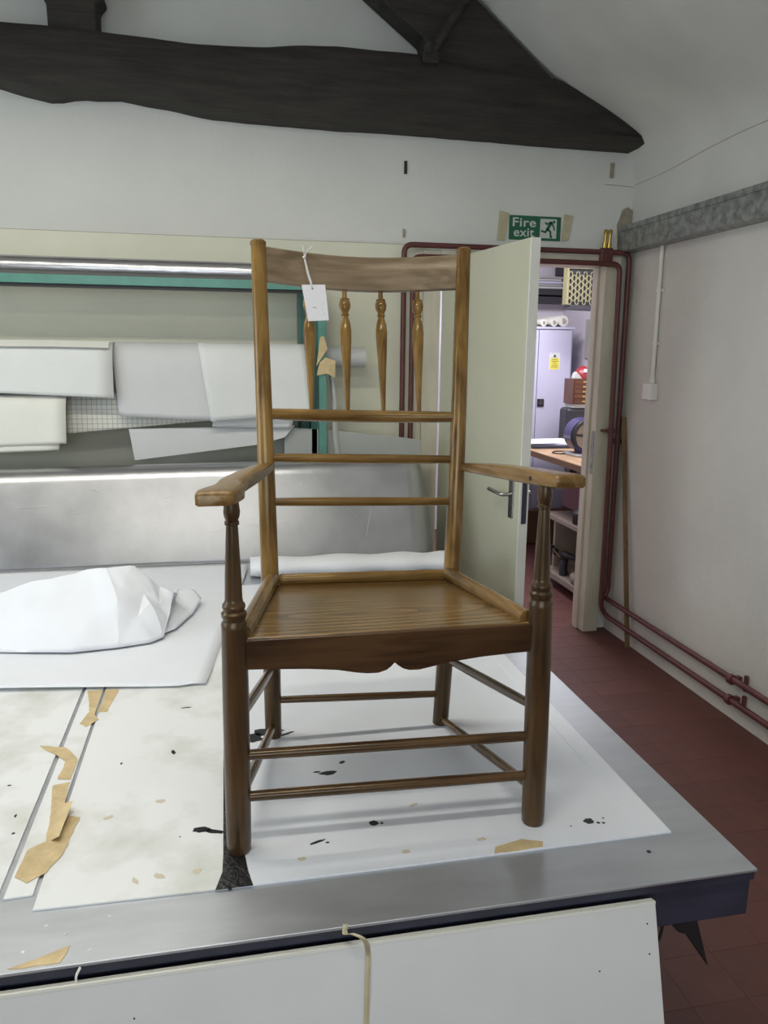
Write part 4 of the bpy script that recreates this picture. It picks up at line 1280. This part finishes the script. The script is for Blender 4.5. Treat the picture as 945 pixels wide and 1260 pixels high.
# lattice of webs around oval slots
for i in range(nxh + 1):
    for j in range(nzh):
        x = cx0 + i * pw
        z = cz0 + (j + (0.5 if i % 2 else 0)) * ph
        cg.prism([(x - pw * .20, cyy, z), (x, cyy, z - ph * .10), (x + pw * .20, cyy, z), (x + pw * .20, cyy, z + ph), (x, cyy, z + ph * 1.1), (x - pw * .20, cyy, z + ph)], (0, .004, 0)) if False else None
for i in range(nxh):
    for j in range(-1, nzh + 1):
        x = cx0 + (i + .5) * pw
        z = cz0 + (j + (0.5 if i % 2 else 0) + .5) * ph
        if z - ph * .5 < cz0 - .001 or z + ph * .5 > cz1 + .02: continue
        n8 = 12
        ov, rc = [], []
        for k in range(n8):
            q = 2 * math.pi * k / n8
            c_, s_ = math.cos(q), math.sin(q)
            ov.append((x + c_ * pw * .36, cyy, z + s_ * ph * .42))
            mxx = max(abs(c_), abs(s_))
            rc.append((x + c_ / mxx * pw * .5, cyy, z + s_ / mxx * ph * .5))
        cg.add(ov + rc, [(k, (k + 1) % n8, (k + 1) % n8 + n8, k + n8) for k in range(n8)])
part('perforated_front', cg, 'mesh', pcg, solid=.003)
part('cage_frame', MB().box(cx0 - .012, cx0, cyy - .004, cyy + .07, cz0, cz1 + .02).box(cx0 - .012, cx1, cyy - .004, cyy + .07, cz1 + .02, cz1 + .03), 'mesh', pcg)
part('cage_inside', MB().box(cx0, cx1, cyy + .02, cyy + .05, cz0, cz1 + .02), 'blackp', pcg)
part('bottom_tray', MB().prism([(cx0 - .02, cyy - .01, cz0 - .035), (cx1, cyy - .01, cz0 - .045), (cx1, cyy - .01, cz0 + .002), (cx0 + .03, cyy - .01, cz0 - .006)], (0, .10, 0)), 'blackp', pcg)
tag(part('wall_socket', MB().box(2.955, 2.995, 6.735, 6.75, 1.555, 1.605), 'plaster', bevel=.003), 'small brown socket on the far wall right of the locker', 'socket')
tag(part('hanging_board', MB().box(3.035, 3.05, 5.9, 6.25, 1.56, 1.88), 'greyboard', bevel=.002), 'grey board hanging on the side wall right of the locker', 'board')
# bench along the side wall
bn = thing('work_bench', 'wooden workbench with shelves in the next room', 'bench', (2.62, 5.2, 0))
part('bench_top', MB().box(2.22, 3.04, 4.30, 6.06, .860, .900), 'bench', bn, bevel=.003)
part('top_edge', MB().box(2.212, 2.22, 4.30, 6.06, .858, .897), 'brown', bn)
part('back_panel', MB().box(2.96, 3.04, 4.30, 6.06, .08, .86), 'maroon', bn)
part('drawer_unit', MB().box(2.34, 2.95, 4.32, 5.02, .545, .86), 'maroon', bn, bevel=.002)
part('drawer_unit_side', MB().box(2.50, 2.95, 5.02, 5.05, .52, .86), 'maroon', bn)
part('shelf', MB().box(2.222, 2.95, 4.30, 5.06, .468, .498), 'shelfw', bn, bevel=.002)
part('bottom_shelf', MB().box(2.222, 2.95, 4.30, 5.06, .060, .100), 'shelfw', bn, bevel=.002)
part('divider', MB().box(2.30, 2.95, 5.02, 5.05, .10, .468), 'shelfw', bn)
part('divider', MB().box(2.60, 2.95, 4.62, 4.66, .10, .468), 'brown', bn)
part('leg', MB().box(2.26, 2.33, 5.92, 5.99, 0, .86), 'brown', bn)
part('bench_leg', MB().box(2.26, 2.33, 4.34, 4.41, 0, .06), 'brown', bn)
part('clamp_block', MB().prism([(2.235, 4.70, .86), (2.235, 4.80, .86), (2.235, 4.78, .80), (2.235, 4.73, .79)], (.05, 0, 0)), 'blackp', bn)
tag(part('wood_plank', MB().box(2.2, 3.0, 6.10, 6.18, 0.0, .285), 'brown', bevel=.003), 'brown plank standing on edge below the locker', 'plank')
# things on the bench
for k in range(4):
    pz = .922 + .0035 * k
    rot_ = Matrix.Rotation(.06 * (k - 1.5), 3, 'Z')
    tag(part('loose_paper', MB().box(2.24, 2.70, 5.46, 5.76, pz, pz + .003, rot=rot_), 'paper'), ('bottom', 'second', 'third', 'uppermost')[k] + ' sheet of the white paper pile on the workbench', 'paper', 'papers on the bench')
tag(part('dark_folder', MB().prism([(2.26, 5.40, .901), (2.66, 5.40, .901), (2.70, 5.80, .901), (2.28, 5.80, .901)], (0, 0, .020)), 'navy', bevel=.003), 'dark blue folder under the papers on the workbench', 'folder')
tag(part('wire_loop', MB().tube(spline([(2.40, 5.10, .904), (2.33, 5.08, .904), (2.30, 5.14, .904), (2.36, 5.22, .904), (2.44, 5.20, .904), (2.50, 5.12, .904), (2.46, 5.06, .906)], 6), .005, 8), 'dark', smooth=True), 'dark loop of wire lying on the workbench', 'wire')
rf = thing('bench_machine', 'purple and black round bench machine with pale wheel face', 'machine', (2.47, 5.0, .90))
part('base_plate', MB().box(2.37, 2.58, 4.90, 5.12, .9005, .915), 'greyboard', rf, bevel=.003)
part('housing', MB().tube([(2.47, 4.96, 1.04), (2.49, 5.12, 1.04)], .118, 24).box(2.44, 2.52, 4.97, 5.09, .914, 1.0), 'purple', rf, smooth=True)
part('wheel_face', MB().disc((2.468, 4.957, 1.04), .092, (0, -1, 0), .004, 24), 'shelfw', rf)
part('wheel_hub', MB().disc((2.468, 4.953, 1.04), .034, (0, -1, 0), .012, 16), 'blackp', rf)
part('wheel_guard', MB().tube([(2.468 + .105 * math.cos(q), 4.945, 1.04 + .105 * math.sin(q)) for q in [math.pi * (k / 12) - .5 for k in range(17)]], .016, 8), 'blackp', rf, smooth=True)
for q in (.6, 2.7, 4.8):
    part('wheel_spoke', MB().box(2.46, 2.476, 4.949, 4.953, 1.04, 1.128, rot=Matrix.Rotation(q, 3, 'Y'), piv=(2.468, 4.951, 1.04)), 'blackp', rf)
bc = thing('black_case', 'upright black rounded case behind the machine', 'case', (2.80, 5.75, .90))
part('case_body', MB().box(2.655, 3.0, 5.70, 5.86, .9005, 1.180), 'blackp', bc, bevel=.03, bseg=4)
part('case_top', MB().box(2.70, 2.99, 5.71, 5.85, 1.178, 1.210), 'greyboard', bc, bevel=.004)
dw = thing('drawer_chest', 'small reddish wooden chest of five drawers on the black case', 'drawers', (2.84, 5.78, 1.21))
part('carcass', MB().box(2.690, 2.99, 5.69, 5.86, 1.2105, 1.405), 'redwood', dw, bevel=.002)
for k in range(5):
    z0 = 1.216 + k * .0375
    dd = part('drawer', MB().box(2.698, 2.982, 5.680, 5.69, z0, z0 + .033), 'redwood', dw, bevel=.002)
    part('pull', MB().box(2.765, 2.835, 5.676, 5.680, z0 + .010, z0 + .022), 'brass', dd)
rd = thing('red_cap', 'red rounded cap with pale emblem on the drawer chest', 'cap', (2.80, 5.76, 1.405))
part('cap_dome', MB().lathe([(0, .068), (.3, .070), (.6, .060), (.85, .036), (1, .008)], (2.80, 5.77, 1.4055), (2.80, 5.77, 1.505), 18), 'red', rd, smooth=True)
part('emblem', MB().prism([(2.778, 5.700, 1.455), (2.812, 5.700, 1.455), (2.805, 5.706, 1.48), (2.785, 5.706, 1.48)], (0, .02, 0)), 'white', rd)
tag(part('crumpled_wrapper', MB().prism([(2.692, 5.70, 1.4055), (2.765, 5.70, 1.4055), (2.75, 5.70, 1.425), (2.715, 5.70, 1.46), (2.70, 5.70, 1.44)], (0, .05, 0)), 'greyboard', bevel=.004), 'pale crumpled wrapper beside the red cap', 'wrapper')
# things on the lower shelves
pd_ = thing('power_drill', 'black power tool standing on the bottom bench shelf', 'tool', (2.275, 4.80, .10))
part('tool_body', MB().tube(spline([(2.275, 4.80, .101), (2.275, 4.81, .16), (2.285, 4.81, .21), (2.275, 4.81, .262)], 5), [.030, .030, .029, .028, .028, .027, .026, .025, .024, .025, .026, .028, .03, .03, .028, .022], 12), 'blackp', pd_, smooth=True)
part('tool_nose', MB().tube([(2.275, 4.81, .245), (2.31, 4.73, .240), (2.32, 4.71, .235)], [.024, .018, .010], 10), 'blackp', pd_, smooth=True)
for (dx, lab, zz) in ((0, 'upper', .245), (.03, 'lower', .215)):
    cl = thing('sash_clamp', lab + ' brown handled clamp lying beside the black tool', 'clamp', (2.30, 4.9, .10), 'clamps on the bottom shelf')
    part('clamp_bar', MB().tube([(2.27 + dx, 5.00, zz), (2.29 + dx, 4.87, zz - .05)], .007, 8), 'brown', cl, smooth=True)
    part('clamp_head', MB().box(2.255 + dx, 2.285 + dx, 4.985, 5.015, zz - .02, zz + .02), 'blackp', cl, bevel=.004)
    part('clamp_foot', MB().box(2.28 + dx, 2.30 + dx, 4.865, 4.885, .1005, zz - .04), 'blackp', cl)
tag(part('dark_bottle', MB().lathe([(0, .05), (.1, .056), (.6, .056), (.8, .03), (.85, .018), (1, .018)], (2.29, 4.62, .4985), (2.29, 4.62, .62), 16), 'blackp', smooth=True), 'dark round can on the upper bench shelf', 'can')
tag(part('rag_bundle', MB().tube(spline([(2.26, 4.56, .132), (2.27, 4.62, .137), (2.30, 4.67, .13), (2.33, 4.71, .12)], 4), [.030, .034, .03, .034, .03, .032, .028, .03, .026, .028, .022, .02, .015], 9), 'shelfw', smooth=True), 'pale rag bundle on the bottom bench shelf', 'rag')
tag(part('timber_offcut', MB().box(2.46, 2.56, 4.45, 4.60, .1005, .125).box(2.46, 2.56, 4.45, 4.60, .1255, .150), 'brown', bevel=.002), 'small timber offcut at the back of the bottom shelf', 'offcut')

# ------------------------------------------------------------------ fluorescent battens hung over the table
for k, (tx, ty, tz) in enumerate(TUBES):
    ft = thing('fluorescent_light', ('batten light above the table near the chair', 'batten light above the left end of the table', 'batten light above the camera position')[k], 'light', (tx, ty, tz), 'fluorescent battens')
    part('housing', MB().box(tx - .76, tx + .76, ty - .08, ty + .08, tz + .005, tz + .06), 'white', ft, bevel=.004)
    for s_ in (-.045, .045):
        part('tube', MB().tube([(tx - .74, ty + s_, tz - .012), (tx + .74, ty + s_, tz - .012)], .013, 10), 'tube', ft, smooth=True)
    for s_ in (-.6, .6):
        part('hanger', MB().tube([(tx + s_, ty, tz + .06), (tx + s_, ty, 4.62 - abs(tx + s_ - RIDGE) * 0.767)], .004, 6), 'steel', ft)
